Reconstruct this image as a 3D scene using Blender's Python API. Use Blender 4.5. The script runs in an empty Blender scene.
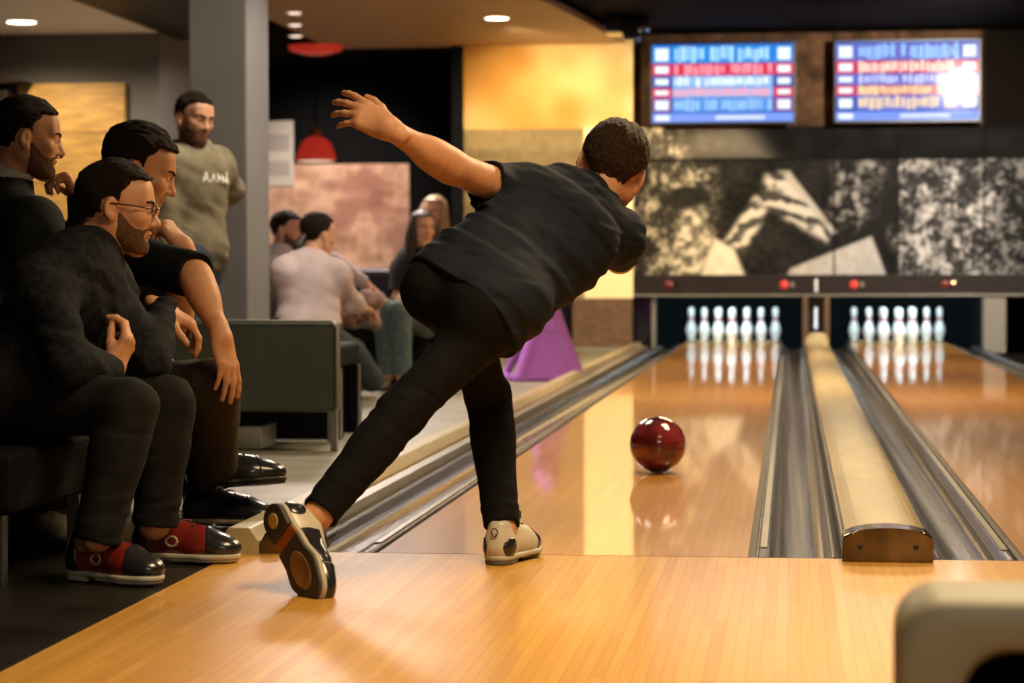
import bpy, bmesh, math, random
import numpy as np
from mathutils import Vector, Matrix

# ---------------------------------------------------------------- camera, world, exposure
S = bpy.context.scene
COL = S.collection
cam_data = bpy.data.cameras.new('camera')
cam = bpy.data.objects.new('camera', cam_data)
COL.objects.link(cam)
cam_data.sensor_width = 36.0
cam_data.lens = 36.0 * 2317.5 / 1024.0
cam.location = (0.6224, -6.2824, 0.7749)
_fw = Vector((-math.sin(0.11978) * math.cos(0.0302), math.cos(0.11978) * math.cos(0.0302), -math.sin(0.0302)))
_rt = Vector((math.cos(0.11978), math.sin(0.11978), 0))
_up = _rt.cross(_fw)
_r2 = _rt * math.cos(-0.00235) + _up * math.sin(-0.00235)
_u2 = _up * math.cos(-0.00235) - _rt * math.sin(-0.00235)
cam.rotation_euler = Matrix((( _r2.x, _u2.x, -_fw.x), (_r2.y, _u2.y, -_fw.y), (_r2.z, _u2.z, -_fw.z))).to_euler()
cam_data.clip_start = 0.05
cam_data.clip_end = 100
cam_data.dof.use_dof = True
cam_data.dof.focus_distance = 6.25
cam_data.dof.aperture_fstop = 4.2
S.camera = cam
S.view_settings.view_transform = 'Standard'
S.view_settings.look = 'None'
S.view_settings.gamma = 1.0
S.view_settings.use_curve_mapping = False
S.view_settings.exposure = 0.0
w = bpy.data.worlds.new('world'); S.world = w
w.use_nodes = True
w.node_tree.nodes['Background'].inputs[0].default_value = (1.0, 0.82, 0.62, 1)
w.node_tree.nodes['Background'].inputs[1].default_value = 0.012

def area_light(name, loc, target, size, power, color, size_y=None, spread=None):
    d = bpy.data.lights.new(name, 'AREA'); d.energy = power; d.color = color
    d.size = size
    if size_y: d.shape = 'RECTANGLE'; d.size_y = size_y
    if spread: d.spread = spread
    o = bpy.data.objects.new(name, d); COL.objects.link(o); o.location = loc
    o.rotation_euler = (Vector(target) - Vector(loc)).to_track_quat('-Z', 'Y').to_euler()
    return o
def spot_light(name, loc, target, power, color, angle=60, blend=.6, radius=.08):
    d = bpy.data.lights.new(name, 'SPOT'); d.energy = power; d.color = color
    d.spot_size = math.radians(angle); d.spot_blend = blend; d.shadow_soft_size = radius
    o = bpy.data.objects.new(name, d); COL.objects.link(o); o.location = loc
    o.rotation_euler = (Vector(target) - Vector(loc)).to_track_quat('-Z', 'Y').to_euler()
    return o
WARM = (1.0, 0.75, 0.42)
area_light('approach_ceiling_light', (0.9, -1.6, 3.05), (0.5, -1.5, 0), 1.4, 62, WARM, 1.0, 1.9)
area_light('lane_ceiling_light', (1.3, 2.6, 3.05), (-0.3, 1.0, 0.4), 1.4, 120, WARM, 1.2, 2.4)
area_light('lane_ceiling_light', (0.9, 8.5, 3.05), (0.9, 7.5, 0), 1.8, 160, WARM, 1.6, 2.2)
area_light('lane_ceiling_light', (0.9, 13.0, 3.0), (0.9, 13.0, 0), 1.8, 95, WARM, 1.6, 2.2)
spot_light('added_pillar_spot', (-0.8, 6.2, 3.05), (-2.3, 6.3, 1.5), 300, (1.0, 0.92, 0.82), 50, .9)  # added spot that brightens the pillar's right side
spot_light('mural_spot', (2.57, 13.6, 2.92), (1.3, 17.6, 1.3), 1350, (1.0, 0.90, 0.78), 85, .8, .05)
spot_light('poster_spot', (-2.05, 15.6, 3.02), (-1.75, 17.45, 1.7), 420, (1.0, 0.85, 0.60), 100, .9)
area_light('lounge_ceiling_light', (-2.5, 10.0, 3.05), (-2.5, 9.6, 0), 1.2, 210, (1.0, 0.84, 0.74), 1.2)
area_light('added_seating_light', (-1.2, 4.4, 3.0), (-1.6, 4.6, 0), 0.9, 75, (1.0, 0.86, 0.70), 0.9)  # added overhead fill for the pillar side, chair and standing man
spot_light('added_picture_spot', (-4.4, 18.6, 3.0), (-4.8, 20.9, 1.5), 340, (1.0, 0.85, 0.74), 72, .9)  # extra spot added to brighten the brick picture and notice board
area_light('rear_fill_light', (1.5, -6.6, 2.7), (0.2, -1.0, 0.6), 1.6, 34, (1.0, 0.88, 0.70), 0.8)  # added soft fill behind the camera for ball return and bowler's back

# ---------------------------------------------------------------- materials
def mat(name, color, rough=.5, metal=0, coat=0, coat_rough=.1, spec=.5, noise=None, bump=None, emit=None, sss=None, sheen=0, attr=None, stretch=(1, 1, 1)):
    """noise=(scale, dark factor) varies the base colour; bump=(scale, strength)."""
    m = bpy.data.materials.new(name); m.use_nodes = True
    nt = m.node_tree; b = nt.nodes['Principled BSDF']; L = nt.links.new
    b.inputs['Base Color'].default_value = (*color, 1)
    b.inputs['Roughness'].default_value = rough
    b.inputs['Metallic'].default_value = metal
    b.inputs['Coat Weight'].default_value = coat
    b.inputs['Coat Roughness'].default_value = coat_rough
    b.inputs['Specular IOR Level'].default_value = spec
    if sheen: b.inputs['Sheen Weight'].default_value = sheen; b.inputs['Sheen Roughness'].default_value = .5
    if sss:
        b.inputs['Subsurface Weight'].default_value = sss[0]
        b.inputs['Subsurface Radius'].default_value = (1, .35, .18)
        b.inputs['Subsurface Scale'].default_value = sss[1]
    if emit:
        b.inputs['Emission Color'].default_value = (*emit[0], 1); b.inputs['Emission Strength'].default_value = emit[1]
    vec = None
    if noise or bump:
        tc = nt.nodes.new('ShaderNodeTexCoord'); mp = nt.nodes.new('ShaderNodeMapping')
        mp.inputs['Scale'].default_value = stretch
        L(tc.outputs['Object'], mp.inputs['Vector']); vec = mp.outputs['Vector']
    if attr:
        a = nt.nodes.new('ShaderNodeAttribute'); a.attribute_name = attr
        L(a.outputs['Color'], b.inputs['Base Color'])
    if noise:
        n = nt.nodes.new('ShaderNodeTexNoise'); n.inputs['Scale'].default_value = noise[0]; n.inputs['Detail'].default_value = 5
        L(vec, n.inputs['Vector'])
        r = nt.nodes.new('ShaderNodeMix'); r.data_type = 'RGBA'
        k = noise[1]
        c2 = noise[2] if len(noise) > 2 else tuple(c * k for c in color)
        r.inputs['A'].default_value = (*c2, 1); r.inputs['B'].default_value = (*color, 1)
        cr = nt.nodes.new('ShaderNodeMapRange'); cr.inputs['From Min'].default_value = .35; cr.inputs['From Max'].default_value = .65
        L(n.outputs['Fac'], cr.inputs['Value']); L(cr.outputs['Result'], r.inputs['Factor'])
        L(r.outputs['Result'], b.inputs['Base Color'])
    if bump:
        n = nt.nodes.new('ShaderNodeTexNoise'); n.inputs['Scale'].default_value = bump[0]; n.inputs['Detail'].default_value = 4
        L(vec, n.inputs['Vector'])
        bp = nt.nodes.new('ShaderNodeBump'); bp.inputs['Strength'].default_value = bump[1]; bp.inputs['Distance'].default_value = .01
        L(n.outputs['Fac'], bp.inputs['Height']); L(bp.outputs['Normal'], b.inputs['Normal'])
    return m

def wood_mat(name, cols, strip=.0268, rough=.32, coat=.6, coat_rough=.06, length=1.1):
    """Narrow maple strips laid along Y, each strip and each length of it its own tone, with long grain."""
    m = bpy.data.materials.new(name); m.use_nodes = True
    nt = m.node_tree; b = nt.nodes['Principled BSDF']; L = nt.links.new; N = nt.nodes.new
    g = N('ShaderNodeNewGeometry'); sx = N('ShaderNodeSeparateXYZ'); L(g.outputs['Position'], sx.inputs[0])
    def mth(op, a, bb=None):
        n = N('ShaderNodeMath'); n.operation = op
        for i, v in enumerate((a, bb)):
            if v is None: continue
            if isinstance(v, (int, float)): n.inputs[i].default_value = v
            else: L(v, n.inputs[i])
        return n.outputs[0]
    xs = mth('DIVIDE', sx.outputs['X'], strip)
    col = mth('FLOOR', xs)
    wn = N('ShaderNodeTexWhiteNoise'); wn.noise_dimensions = '1D'; L(col, wn.inputs['W'])
    yoff = mth('ADD', mth('DIVIDE', sx.outputs['Y'], length), mth('MULTIPLY', wn.outputs['Value'], 7.3))
    row = mth('FLOOR', yoff)
    cv = N('ShaderNodeCombineXYZ'); L(col, cv.inputs[0]); L(row, cv.inputs[1])
    w2 = N('ShaderNodeTexWhiteNoise'); w2.noise_dimensions = '2D'; L(cv.outputs[0], w2.inputs['Vector'])
    ramp = N('ShaderNodeValToRGB'); els = ramp.color_ramp.elements
    while len(els) < len(cols): els.new(.5)
    for i, c in enumerate(cols): els[i].position = i / (len(cols) - 1); els[i].color = (*c, 1)
    gm = N('ShaderNodeCombineXYZ'); L(mth('MULTIPLY', sx.outputs['X'], 160), gm.inputs[0]); L(mth('MULTIPLY', sx.outputs['Y'], 2.2), gm.inputs[1]); L(mth('MULTIPLY', w2.outputs['Value'], 30), gm.inputs[2])
    gn = N('ShaderNodeTexNoise'); gn.inputs['Scale'].default_value = 1; gn.inputs['Detail'].default_value = 4; L(gm.outputs[0], gn.inputs['Vector'])
    fac = mth('ADD', mth('ADD', mth('MULTIPLY', w2.outputs['Value'], .40), .08), mth('MULTIPLY', gn.outputs['Fac'], .58))
    L(fac, ramp.inputs['Fac'])
    fr = mth('FRACT', xs)
    edge = mth('MULTIPLY', mth('LESS_THAN', fr, .07), .34)
    mx = N('ShaderNodeMix'); mx.data_type = 'RGBA'; L(edge, mx.inputs['Factor']); L(ramp.outputs['Color'], mx.inputs['A'])
    mx.inputs['B'].default_value = (.12, .045, .012, 1)
    L(mx.outputs['Result'], b.inputs['Base Color'])
    b.inputs['Specular IOR Level'].default_value = .3; b.inputs['Roughness'].default_value = rough; b.inputs['Coat Weight'].default_value = coat; b.inputs['Coat Roughness'].default_value = coat_rough
    return m

# ---------------------------------------------------------------- mesh helpers
def link(name, me, m=None, parent=None, kind=None):
    o = bpy.data.objects.new(name, me); COL.objects.link(o)
    if m is not None:
        for mm in (m if isinstance(m, (list, tuple)) else [m]): me.materials.append(mm)
    if parent is not None: o.parent = parent
    if kind: o['kind'] = kind
    return o
def tag(o, label, cat, group=None):
    o['label'] = label; o['category'] = cat
    if group: o['group'] = group
    return o
def thing(name, label, cat, loc=(0, 0, 0), group=None):
    o = bpy.data.objects.new(name, None); COL.objects.link(o); o.location = loc; o.empty_display_size = .1
    return tag(o, label, cat, group)
class MB:
    """Collects boxes, prisms, lathes and tubes into one mesh."""
    def __init__(s): s.bm = bmesh.new(); s.mi = 0
    def _bev(s, geom, w, seg=2):
        es = list({e for f in geom for e in f.edges})
        bmesh.ops.bevel(s.bm, geom=es, offset=w, segments=seg, affect='EDGES', profile=.6)
    def box(s, lo, hi, bev=0, seg=2, mi=0, M=None):
        x0, y0, z0 = lo; x1, y1, z1 = hi
        vs = [s.bm.verts.new(p) for p in ((x0, y0, z0), (x1, y0, z0), (x1, y1, z0), (x0, y1, z0), (x0, y0, z1), (x1, y0, z1), (x1, y1, z1), (x0, y1, z1))]
        if M is not None:
            for v in vs: v.co = M @ v.co
        fs = [s.bm.faces.new([vs[i] for i in q]) for q in ((0, 3, 2, 1), (4, 5, 6, 7), (0, 1, 5, 4), (1, 2, 6, 5), (2, 3, 7, 6), (3, 0, 4, 7))]
        for f in fs: f.material_index = mi
        if bev: s._bev(fs, bev, seg)
        return s
    def prism(s, poly, a, b, mi=0, bev=0, smooth=False):
        """poly: list of 3-D points of the start cap; a->b: offset vectors of the two caps."""
        A = [s.bm.verts.new(Vector(p) + Vector(a)) for p in poly]; B = [s.bm.verts.new(Vector(p) + Vector(b)) for p in poly]
        n = len(poly); fs = [s.bm.faces.new(A[::-1]), s.bm.faces.new(B)]
        for i in range(n):
            f = s.bm.faces.new((A[i], A[(i + 1) % n], B[(i + 1) % n], B[i])); f.smooth = smooth; fs.append(f)
        for f in fs: f.material_index = mi
        if bev: s._bev(fs, bev)
        return s
    def sweep(s, prof, y0, y1, mi=0, smooth=True, seg=1):
        """open profile [(x, z)] swept along Y."""
        rows = []
        for k in range(seg + 1):
            y = y0 + (y1 - y0) * k / seg
            rows.append([s.bm.verts.new((x, y, z)) for x, z in prof])
        for k in range(seg):
            for i in range(len(prof) - 1):
                f = s.bm.faces.new((rows[k][i], rows[k][i + 1], rows[k + 1][i + 1], rows[k + 1][i])); f.smooth = smooth; f.material_index = mi
        return s
    def lathe(s, prof, c=(0, 0, 0), seg=32, mi=0):
        rings = []
        for r, z in prof:
            if r < 1e-6: rings.append([s.bm.verts.new((c[0], c[1], c[2] + z))])
            else: rings.append([s.bm.verts.new((c[0] + r * math.cos(2 * math.pi * i / seg), c[1] + r * math.sin(2 * math.pi * i / seg), c[2] + z)) for i in range(seg)])
        for a, b in zip(rings, rings[1:]):
            for i in range(seg):
                j = (i + 1) % seg
                q = [a[i % len(a)], a[j % len(a)], b[j % len(b)], b[i % len(b)]]
                q = [v for k, v in enumerate(q) if v not in q[:k]]
                if len(q) >= 3:
                    f = s.bm.faces.new(q); f.smooth = True; f.material_index = mi
        return s
    def tube(s, pts, r, seg=10, mi=0, cap=True):
        pts = [Vector(p) for p in pts]; rs = r if isinstance(r, (list, tuple)) else [r] * len(pts)
        rings = []; prev = None
        for i, p in enumerate(pts):
            d = (pts[min(i + 1, len(pts) - 1)] - pts[max(i - 1, 0)]).normalized()
            u = prev if prev is not None else (Vector((0, 0, 1)) if abs(d.z) < .9 else Vector((1, 0, 0)))
            u = (u - d * u.dot(d)).normalized(); v = d.cross(u); prev = u
            rings.append([s.bm.verts.new(p + (u * math.cos(2 * math.pi * k / seg) + v * math.sin(2 * math.pi * k / seg)) * rs[i]) for k in range(seg)])
        for a, b in zip(rings, rings[1:]):
            for k in range(seg):
                f = s.bm.faces.new((a[k], a[(k + 1) % seg], b[(k + 1) % seg], b[k])); f.smooth = True; f.material_index = mi
        if cap: s.bm.faces.new(rings[0][::-1]).material_index = mi; s.bm.faces.new(rings[-1]).material_index = mi
        return s
    def build(s, name, m, parent=None, kind=None):
        bmesh.ops.recalc_face_normals(s.bm, faces=s.bm.faces[:])
        me = bpy.data.meshes.new(name); s.bm.to_mesh(me); s.bm.free()
        return link(name, me, m, parent, kind)
def grid_picture(name, x0, x1, z0, z1, y, nx, nz, colors, m, parent=None, thick=.02):
    """A printed board facing -Y: its front carries one printed colour per grid vertex (sRGB in, linear stored)."""
    X, Z = np.meshgrid(np.linspace(x0, x1, nx), np.linspace(z0, z1, nz))
    V = np.stack([X, np.full_like(X, y), Z], -1).reshape(-1, 3)
    back = np.array([(x0, y + thick, z0), (x1, y + thick, z0), (x1, y + thick, z1), (x0, y + thick, z1)])
    idx = np.arange(nx * nz).reshape(nz, nx)
    F = np.stack([idx[:-1, :-1], idx[:-1, 1:], idx[1:, 1:], idx[1:, :-1]], -1).reshape(-1, 4).tolist()
    n = nx * nz; b0, b1, b2, b3 = n, n + 1, n + 2, n + 3
    F += [[b3, b2, b1, b0], idx[0, ::-1].tolist() + [b0, b1], idx[-1].tolist() + [b2, b3], idx[:, 0].tolist() + [b3, b0], idx[::-1, -1].tolist() + [b1, b2]]
    me = bpy.data.meshes.new(name); me.from_pydata(np.vstack([V, back]).tolist(), [], F)
    c = np.vstack([colors.reshape(-1, 3), np.full((4, 3), .05)])
    c = np.where(c <= .04045, c / 12.92, ((c + .055) / 1.055) ** 2.4)
    ca = me.color_attributes.new('print', 'FLOAT_COLOR', 'POINT')
    ca.data.foreach_set('color', np.hstack([c, np.ones((len(c), 1))]).astype(np.float32).ravel())
    return link(name, me, m, parent)
def _hash(i, j, k):
    h = (i.astype(np.uint32) * np.uint32(374761393) + j.astype(np.uint32) * np.uint32(668265263) + k.astype(np.uint32) * np.uint32(2147483647 - 2017)) & np.uint32(0xffffffff)
    h = (h ^ (h >> np.uint32(13))) * np.uint32(1274126177)
    h = h ^ (h >> np.uint32(16))
    return (h & np.uint32(0xffff)).astype(np.float32) / 65535.0
def vnoise(P):
    """smooth value noise in -1..1 at points (N,3)"""
    P = np.asarray(P, np.float32); I = np.floor(P); f = P - I; I = I.astype(np.int64) + 100000
    f = f * f * (3 - 2 * f); r = 0
    for a in (0, 1):
        for b in (0, 1):
            for c in (0, 1):
                wgt = (f[:, 0] if a else 1 - f[:, 0]) * (f[:, 1] if b else 1 - f[:, 1]) * (f[:, 2] if c else 1 - f[:, 2])
                r = r + wgt * _hash(I[:, 0] + a, I[:, 1] + b, I[:, 2] + c)
    return r * 2 - 1
def sstep(a, b, x):
    t = np.clip((x - a) / (b - a), 0, 1); return t * t * (3 - 2 * t)

# ---------------------------------------------------------------- the room
SEP = 1.7576; LH = .527; G = .235; DX = SEP / 2
M = {}
M['lane'] = wood_mat('lane_maple', [(.44, .165, .024), (.56, .235, .036), (.64, .29, .050), (.72, .35, .060)], rough=.36, coat=.75, coat_rough=.05)
M['approach'] = wood_mat('approach_maple', [(.40, .165, .024), (.54, .255, .040), (.63, .32, .056), (.69, .37, .074)], rough=.40, coat=.30, coat_rough=.10)
M['dark_floor'] = mat('dark_floor_tile', (.018, .015, .012), .33, noise=(5, .5), bump=(30, .05))
M['tile'] = mat('lounge_floor', (.30, .275, .215), .45, noise=(3, .72), bump=(18, .08), stretch=(.5, 2, 1))
M['black'] = mat('black_paint', (.0035, .0035, .004), .85, spec=.15)
M['gutter'] = mat('gutter_plastic', (.052, .047, .037), .27, coat=.35, noise=(6, .5), bump=(14, .12), stretch=(6, .35, 1))
M['gap'] = mat('dark_gap', (.02, .009, .004), .6)
M['cream'] = mat('cream_board', (.52, .40, .20), .34, coat=.2, noise=(5, .82), stretch=(3, .6, 1))
M['rail'] = mat('grey_rail', (.22, .19, .145), .34, noise=(8, .7), stretch=(4, .5, 1))
M['bronze'] = mat('bronze_metal', (.20, .145, .08), .2, metal=1, noise=(9, .35))
M['steel'] = mat('brushed_steel', (.42, .42, .41), .32, metal=1)
M['ceil_brown'] = mat('ceiling_brown', (.50, .33, .17), .55)
M['ceil_grey'] = mat('ceiling_grey', (.75, .70, .64), .7)
M['ceil_black'] = mat('ceiling_black', (.004, .004, .005), .9, spec=.05)
M['wall_grey'] = mat('wall_grey', (.15, .14, .13), .8, noise=(1.5, .85))
M['pillar'] = mat('pillar_grey', (.15, .138, .125), .75, noise=(2, .85))
M['dark_brown'] = mat('dark_brown_wood', (.022, .014, .010), .5, spec=.2, noise=(4, .6), stretch=(1, 1, 6))
M['brown'] = mat('brown_wood', (.17, .088, .038), .4, noise=(5, .6), stretch=(2, 1, 5))

def struct(name, mb, m, parent=None): return mb.build(name, m, parent, 'structure')
struct('floor_approach', MB().box((-.9, -7.2, -.06), (3.5, -.004, 0)), M['approach'])
struct('floor_dark', MB().box((-5.5, -7.2, -.08), (-.9, 1.0, -.004)), M['dark_floor'])
struct('floor_lounge', MB().box((-9.5, 1.0, -.08), (-.93, 21.2, -.004)), M['tile'])
struct('floor_lane_bed', MB().box((-.93, -.004, -.2), (3.5, 21.2, -.09)), M['black'])
struct('trim_1', MB().box((-.93, -.006, -.06), (3.5, .004, -.0012)), M['gap'])

for k, nm in enumerate(('left', 'right')):
    cx = k * SEP
    o = tag(MB().box((cx - LH + .020, .006, -.06), (cx + LH - .020, 19.25, 0)).build('bowling_lane', M['lane']),
            'glossy maple bowling lane with the dark red ball rolling on it' if k == 0 else 'glossy empty maple bowling lane right of the raised cream divider', 'bowling lane')
    MB().box((cx - LH, .006, -.06), (cx - LH + .020, 19.2, -.012)).box((cx + LH - .020, .006, -.06), (cx + LH, 19.2, -.008)).build('edge_seam', M['gap'], o)
    MB().box((cx - LH, 19.25, -.06), (cx + LH, 19.33, .012), .004).build('tail_plank', M['cream'], o)

def gutter(x0, d, label):
    """channel beside the lane edge x0, running outward in direction d"""
    pr = [(0, -.05), (0, -.004), (.006, .0), (.036, .0), (.040, -.006), (.052, -.010)]
    for i in range(9):
        a = math.pi * (i / 8); pr.append((.128 - .074 * math.cos(a), -.012 - .040 * math.sin(a)))
    pr += [(.205, -.006), (.210, .003), (.216, .003), (.220, -.003), (.235, -.003), (.235, -.05)]
    pr = [(x0 + d * a, z) for a, z in pr]
    g = MB().sweep(pr, .006, 18.1, seg=1)
    o = tag(g.build('gutter', M['gutter']), label, 'gutter')
    MB().prism([(x0 + d * .012, .0, .0005), (x0 + d * .030, 0, .0005), (x0 + d * .030, 0, .0035), (x0 + d * .012, 0, .0035)], (0, .22, 0), (0, 15, 0)).build('edge_strip', M['rail'], o)
gutter(-LH, -1, 'grey gutter along the far left side of the lane with the ball')
gutter(LH, 1, 'grey gutter between the ball lane and the raised cream divider')
gutter(SEP - LH, -1, 'grey gutter to the right of the raised cream divider')
gutter(SEP + LH, 1, 'grey gutter at the far right side of the right-hand lane')

def divider(xc, w, label):
    t = thing('lane_divider', label, 'lane divider', (xc, 0, 0))
    h = w / 2; top = []
    for i in range(13):
        a = -1 + i / 6; top.append((a * h, .052 + .030 * math.sqrt(max(0, 1 - (a * .97) ** 2))))
    poly = [(-h, 0, .028)] + [(x, 0, z) for x, z in top] + [(h, 0, .028)]
    MB().prism(poly, (0, .03, 0), (0, 16.9, 0), smooth=False).build('cap_board', M['cream'], t)
    for s in (-1, 1):
        MB().box((s * h - .008, .02, -.05), (s * h + .008, 17.0, .030), .003).build('side_rail', M['rail'], t)
    e = [(-h - .012, 0, -.0), (-h - .012, 0, .050)] + [(x * 1.08, 0, z + .010) for x, z in top] + [(h + .012, 0, .050), (h + .012, 0, 0)]
    c = MB().prism(e, (0, -.075, 0), (0, .045, 0), bev=.006).build('end_cap', M['bronze'], t)
    for s in (-1, 1):
        MB().lathe([(.0, .004), (.007, .004), (.008, 0)], seg=14).build('screw', M['gap'], c).matrix_local = Matrix.Translation((s * h * .68, -.0755, .042)) @ Matrix.Rotation(math.pi / 2, 4, 'X')
    st = MB(); st.prism([(-.095, 0, 0), (-.115, 0, .06), (-.10, 0, .125), (-.055, 0, .16), (.055, 0, .16), (.10, 0, .125), (.115, 0, .06), (.095, 0, 0)], (0, 16.6, 0), (0, 17.15, 0), bev=.012)
    st.build('end_stop', M['cream'], t)
    return t
divider(DX, .216, 'raised cream lane divider with bronze end cap between the two lanes')
# the board that closes the lane's left side, with its own bronze block
t = thing('edge_board', 'cream edge board with sloped end running along the far left gutter', 'edge board', (-.885, 0, 0))
MB().prism([(-.055, 0, -.05), (-.055, 0, .035), (-.030, 0, .072), (.030, 0, .072), (.055, 0, .035), (.055, 0, -.05)], (0, -.06, 0), (0, 16.6, 0), bev=.004).build('board', M['cream'], t)
t = thing('rail_end_block', 'small bronze end block beside the cream edge board at the foul line', 'end block', (-.796, 0, 0))
MB().prism([(-.032, 0, -.03), (-.032, 0, .030), (-.018, 0, .058), (.014, 0, .058), (.030, 0, .030), (.032, 0, -.03)], (0, -.05, 0), (0, .10, 0), bev=.005).build('block', M['bronze'], t)
MB().prism([(-.022, 0, -.02), (-.022, 0, .03), (.022, 0, .03), (.022, 0, -.02)], (0, .1, 0), (0, 16.6, 0)).build('rail', M['rail'], t)

# ---- ceilings and walls
cb = [(-4.15, 4.0), (-2.2, 4.0), (-2.15, 9.0), (-1.78, 12.0), (-1.66, 12.8), (-1.50, 13.6), (-1.36, 14.7), (-1.27, 15.6), (-1.14, 16.7), (-1.0, 17.6), (-4.15, 17.6)]
struct('ceiling_brown', MB().prism([(x, y, 3.1) for x, y in cb], (0, 0, 0), (0, 0, .06)), M['ceil_brown'])
struct('ceiling_lanes', MB().box((-9.5, -7.2, 3.22), (4.2, 21.2, 3.3)), M['ceil_black'])
struct('ceiling_grey', MB().box((-9.4, 4.0, 2.6), (-4.152, 11.0, 2.66)), M['ceil_grey'])
struct('trim_2', MB().box((-4.152, 4.0, 2.598), (-4.05, 11.6, 3.09)), M['dark_brown'])
struct('ceiling_dark', MB().prism([(x, y, 2.6) for x, y in ((-4.05, 4.0), (-2.62, 4.0), (-2.62, 6.5), (-3.6, 11.6), (-4.05, 11.6))], (0, 0, 0), (0, 0, .49)), M['dark_brown'])
wl = MB(); wl.box((-9.5, 11.0, 0), (-4.16, 11.2, 2.6)); wl.box((-4.36, 11.2, 0), (-4.16, 14.5, 3.1))
struct('wall_lounge', wl, M['wall_grey'])
struct('wall_rear', MB().box((-9.5, 21.0, 0), (-2.7, 21.2, 3.22)), M['black'])
struct('wall_side', MB().box((-9.7, -7.2, 0), (-9.5, 21.2, 3.3)), M['black'])
struct('wall_behind', MB().box((-9.7, -7.4, 0), (4.2, -7.2, 3.3)), M['wall_grey'])
struct('wall_right', MB().box((3.5, -7.2, 0), (3.7, 21.2, 3.3)), M['dark_brown'])
p = MB(); p.box((-2.62, 6.02, 0), (-2.30, 6.56, 3.1), .012)
struct('pillar', p, M['pillar'])

# ---- printed walls
def lerp(a, b, t): return a + (b - a) * t
MX0, MX1, MZ0, MZ1 = -1.0, 3.2, .735, 3.2
nx, nz = 640, 376
X, Z = np.meshgrid(np.linspace(MX0, MX1, nx), np.linspace(MZ0, MZ1, nz))
def vn(s, seed, sx=1, sz=1): return vnoise(np.stack([X.ravel() * s * sx + seed * 17.3, Z.ravel() * s * sz + seed * 5.1, np.full(X.size, seed * 3.7)], -1)).reshape(X.shape)
def poly_mask(pts, soft=.015):
    """soft mask of a convex polygon given counter-clockwise"""
    d = np.full(X.shape, 9.0)
    for (ax, az), (bx, bz) in zip(pts, pts[1:] + pts[:1]):
        n = math.hypot(bx - ax, bz - az); d = np.minimum(d, ((bx - ax) * (Z - az) - (bz - az) * (X - ax)) / n)
    return sstep(-soft, soft, d)
crowd = sstep(-.35, .55, .45 * vn(8, 1) + .5 * vn(16, 2) + .4 * vn(33, 3))
fine = sstep(-.3, .5, .5 * vn(12, 4) + .5 * vn(26, 5))
tone = .125 + .045 * vn(3, 6) + .03 * vn(22, 7)
def put(mask, val):
    global tone
    tone = tone * (1 - mask) + val * mask
put(poly_mask([(-1.1, .7), (-.15, .7), (-.15, 2.3), (-1.1, 2.3)], .14) * sstep(-.1, .25, vn(4, 9) + .25 - 1.2 * sstep(-.3, .1, X - .1 * Z)), .17 + .50 * crowd * (.7 + .3 * fine))
put(poly_mask([(-.62, .72), (-.05, .72), (-.28, 1.45), (-.52, 1.38)], .05), .34 + .38 * fine)
put(poly_mask([(-.30, .72), (.16, .72), (.05, 1.0), (-.16, 1.12)], .03), .72 + .05 * fine)
stripes = sstep(-.5, .6, .75 * np.sin(44 * (.75 * Z - .35 * X) + 3.2 * vn(7, 11)) + .7 * vn(18, 17) + .3 * vn(40, 18))
put(poly_mask([(-.06, 1.08), (.14, .95), (.42, 1.42), (.26, 1.56)], .04), .28 + .44 * stripes)
stripes2 = sstep(-.5, .6, .75 * np.sin(38 * (.85 * Z + .25 * X) + 3.4 * vn(7, 12)) + .7 * vn(17, 27) + .3 * vn(40, 28))
put(poly_mask([(.28, 1.46), (.60, 1.28), (.98, 1.06), (1.06, 1.16), (.58, 1.80), (.36, 1.76)], .05), .24 + .46 * stripes2)
put(poly_mask([(.54, 1.74), (1.04, 1.14), (1.09, 1.17), (.60, 1.80)], .02), .62)
put(poly_mask([(.98, 1.3), (1.75, .98), (1.75, 1.92), (1.05, 1.92)], .08), .12 + .40 * crowd * sstep(-.4, .5, vn(4, 14)))
put(poly_mask([(.56, .70), (1.60, .70), (1.44, 1.13), (.62, .80)], .02), .60 + .05 * fine)
put(poly_mask([(1.70, .70), (3.3, .70), (3.3, 1.95), (1.70, 1.95)], .03), .17 + .56 * crowd * (.65 + .35 * fine))
put(poly_mask([(2.55, .70), (3.3, .70), (3.3, 1.95), (2.75, 1.95)], .10), .11 + .30 * crowd)
put(sstep(1.90, 1.925, Z), .085 + .03 * vn(6, 15))
put(sstep(1.92, 1.93, Z) * poly_mask([(-1.1, 1.9), (-.42, 1.9), (-.42, 2.4), (-1.1, 2.4)], .10), .28 + .45 * crowd)
put(sstep(1.92, 1.93, Z) * poly_mask([(-.45, 1.9), (.45, 1.9), (.1, 2.4), (-.45, 2.4)], .16), .38 + .03 * fine)
put(sstep(2.24, 2.26, Z), .25 + .09 * vn(7, 16) + .05 * vn(18, 19))
for xs in (1.06, 1.70, 2.56): put(np.exp(-((X - xs) / .008) ** 2), .05)
put(np.exp(-((Z - 1.915) / .012) ** 2), .07)
put(sstep(1.5, 1.6, X) * sstep(2.15, 2.25, Z) * sstep(2.5, 2.6, X), .06)
tone = np.clip(tone * 1.12, .02, .95)
warmth = sstep(1.9, -.9, X)[..., None]
upper = sstep(2.24, 2.26, Z)[..., None]
tint = np.array([1., .97, .93]) * (1 - warmth) + np.array([1.08, .97, .76]) * warmth
tint = tint * (1 - upper) + np.array([1.0, .72, .50]) * upper
mm = mat('mural_print', (.5, .5, .5), .9, spec=.05, attr='print')
mural = tag(grid_picture('mural', MX0, MX1, MZ0, MZ1, 17.6, nx, nz, np.clip(tone[..., None] * tint, 0, 1), mm), 'black and white photo mural of legs and crowds above the pins', 'mural')
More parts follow.
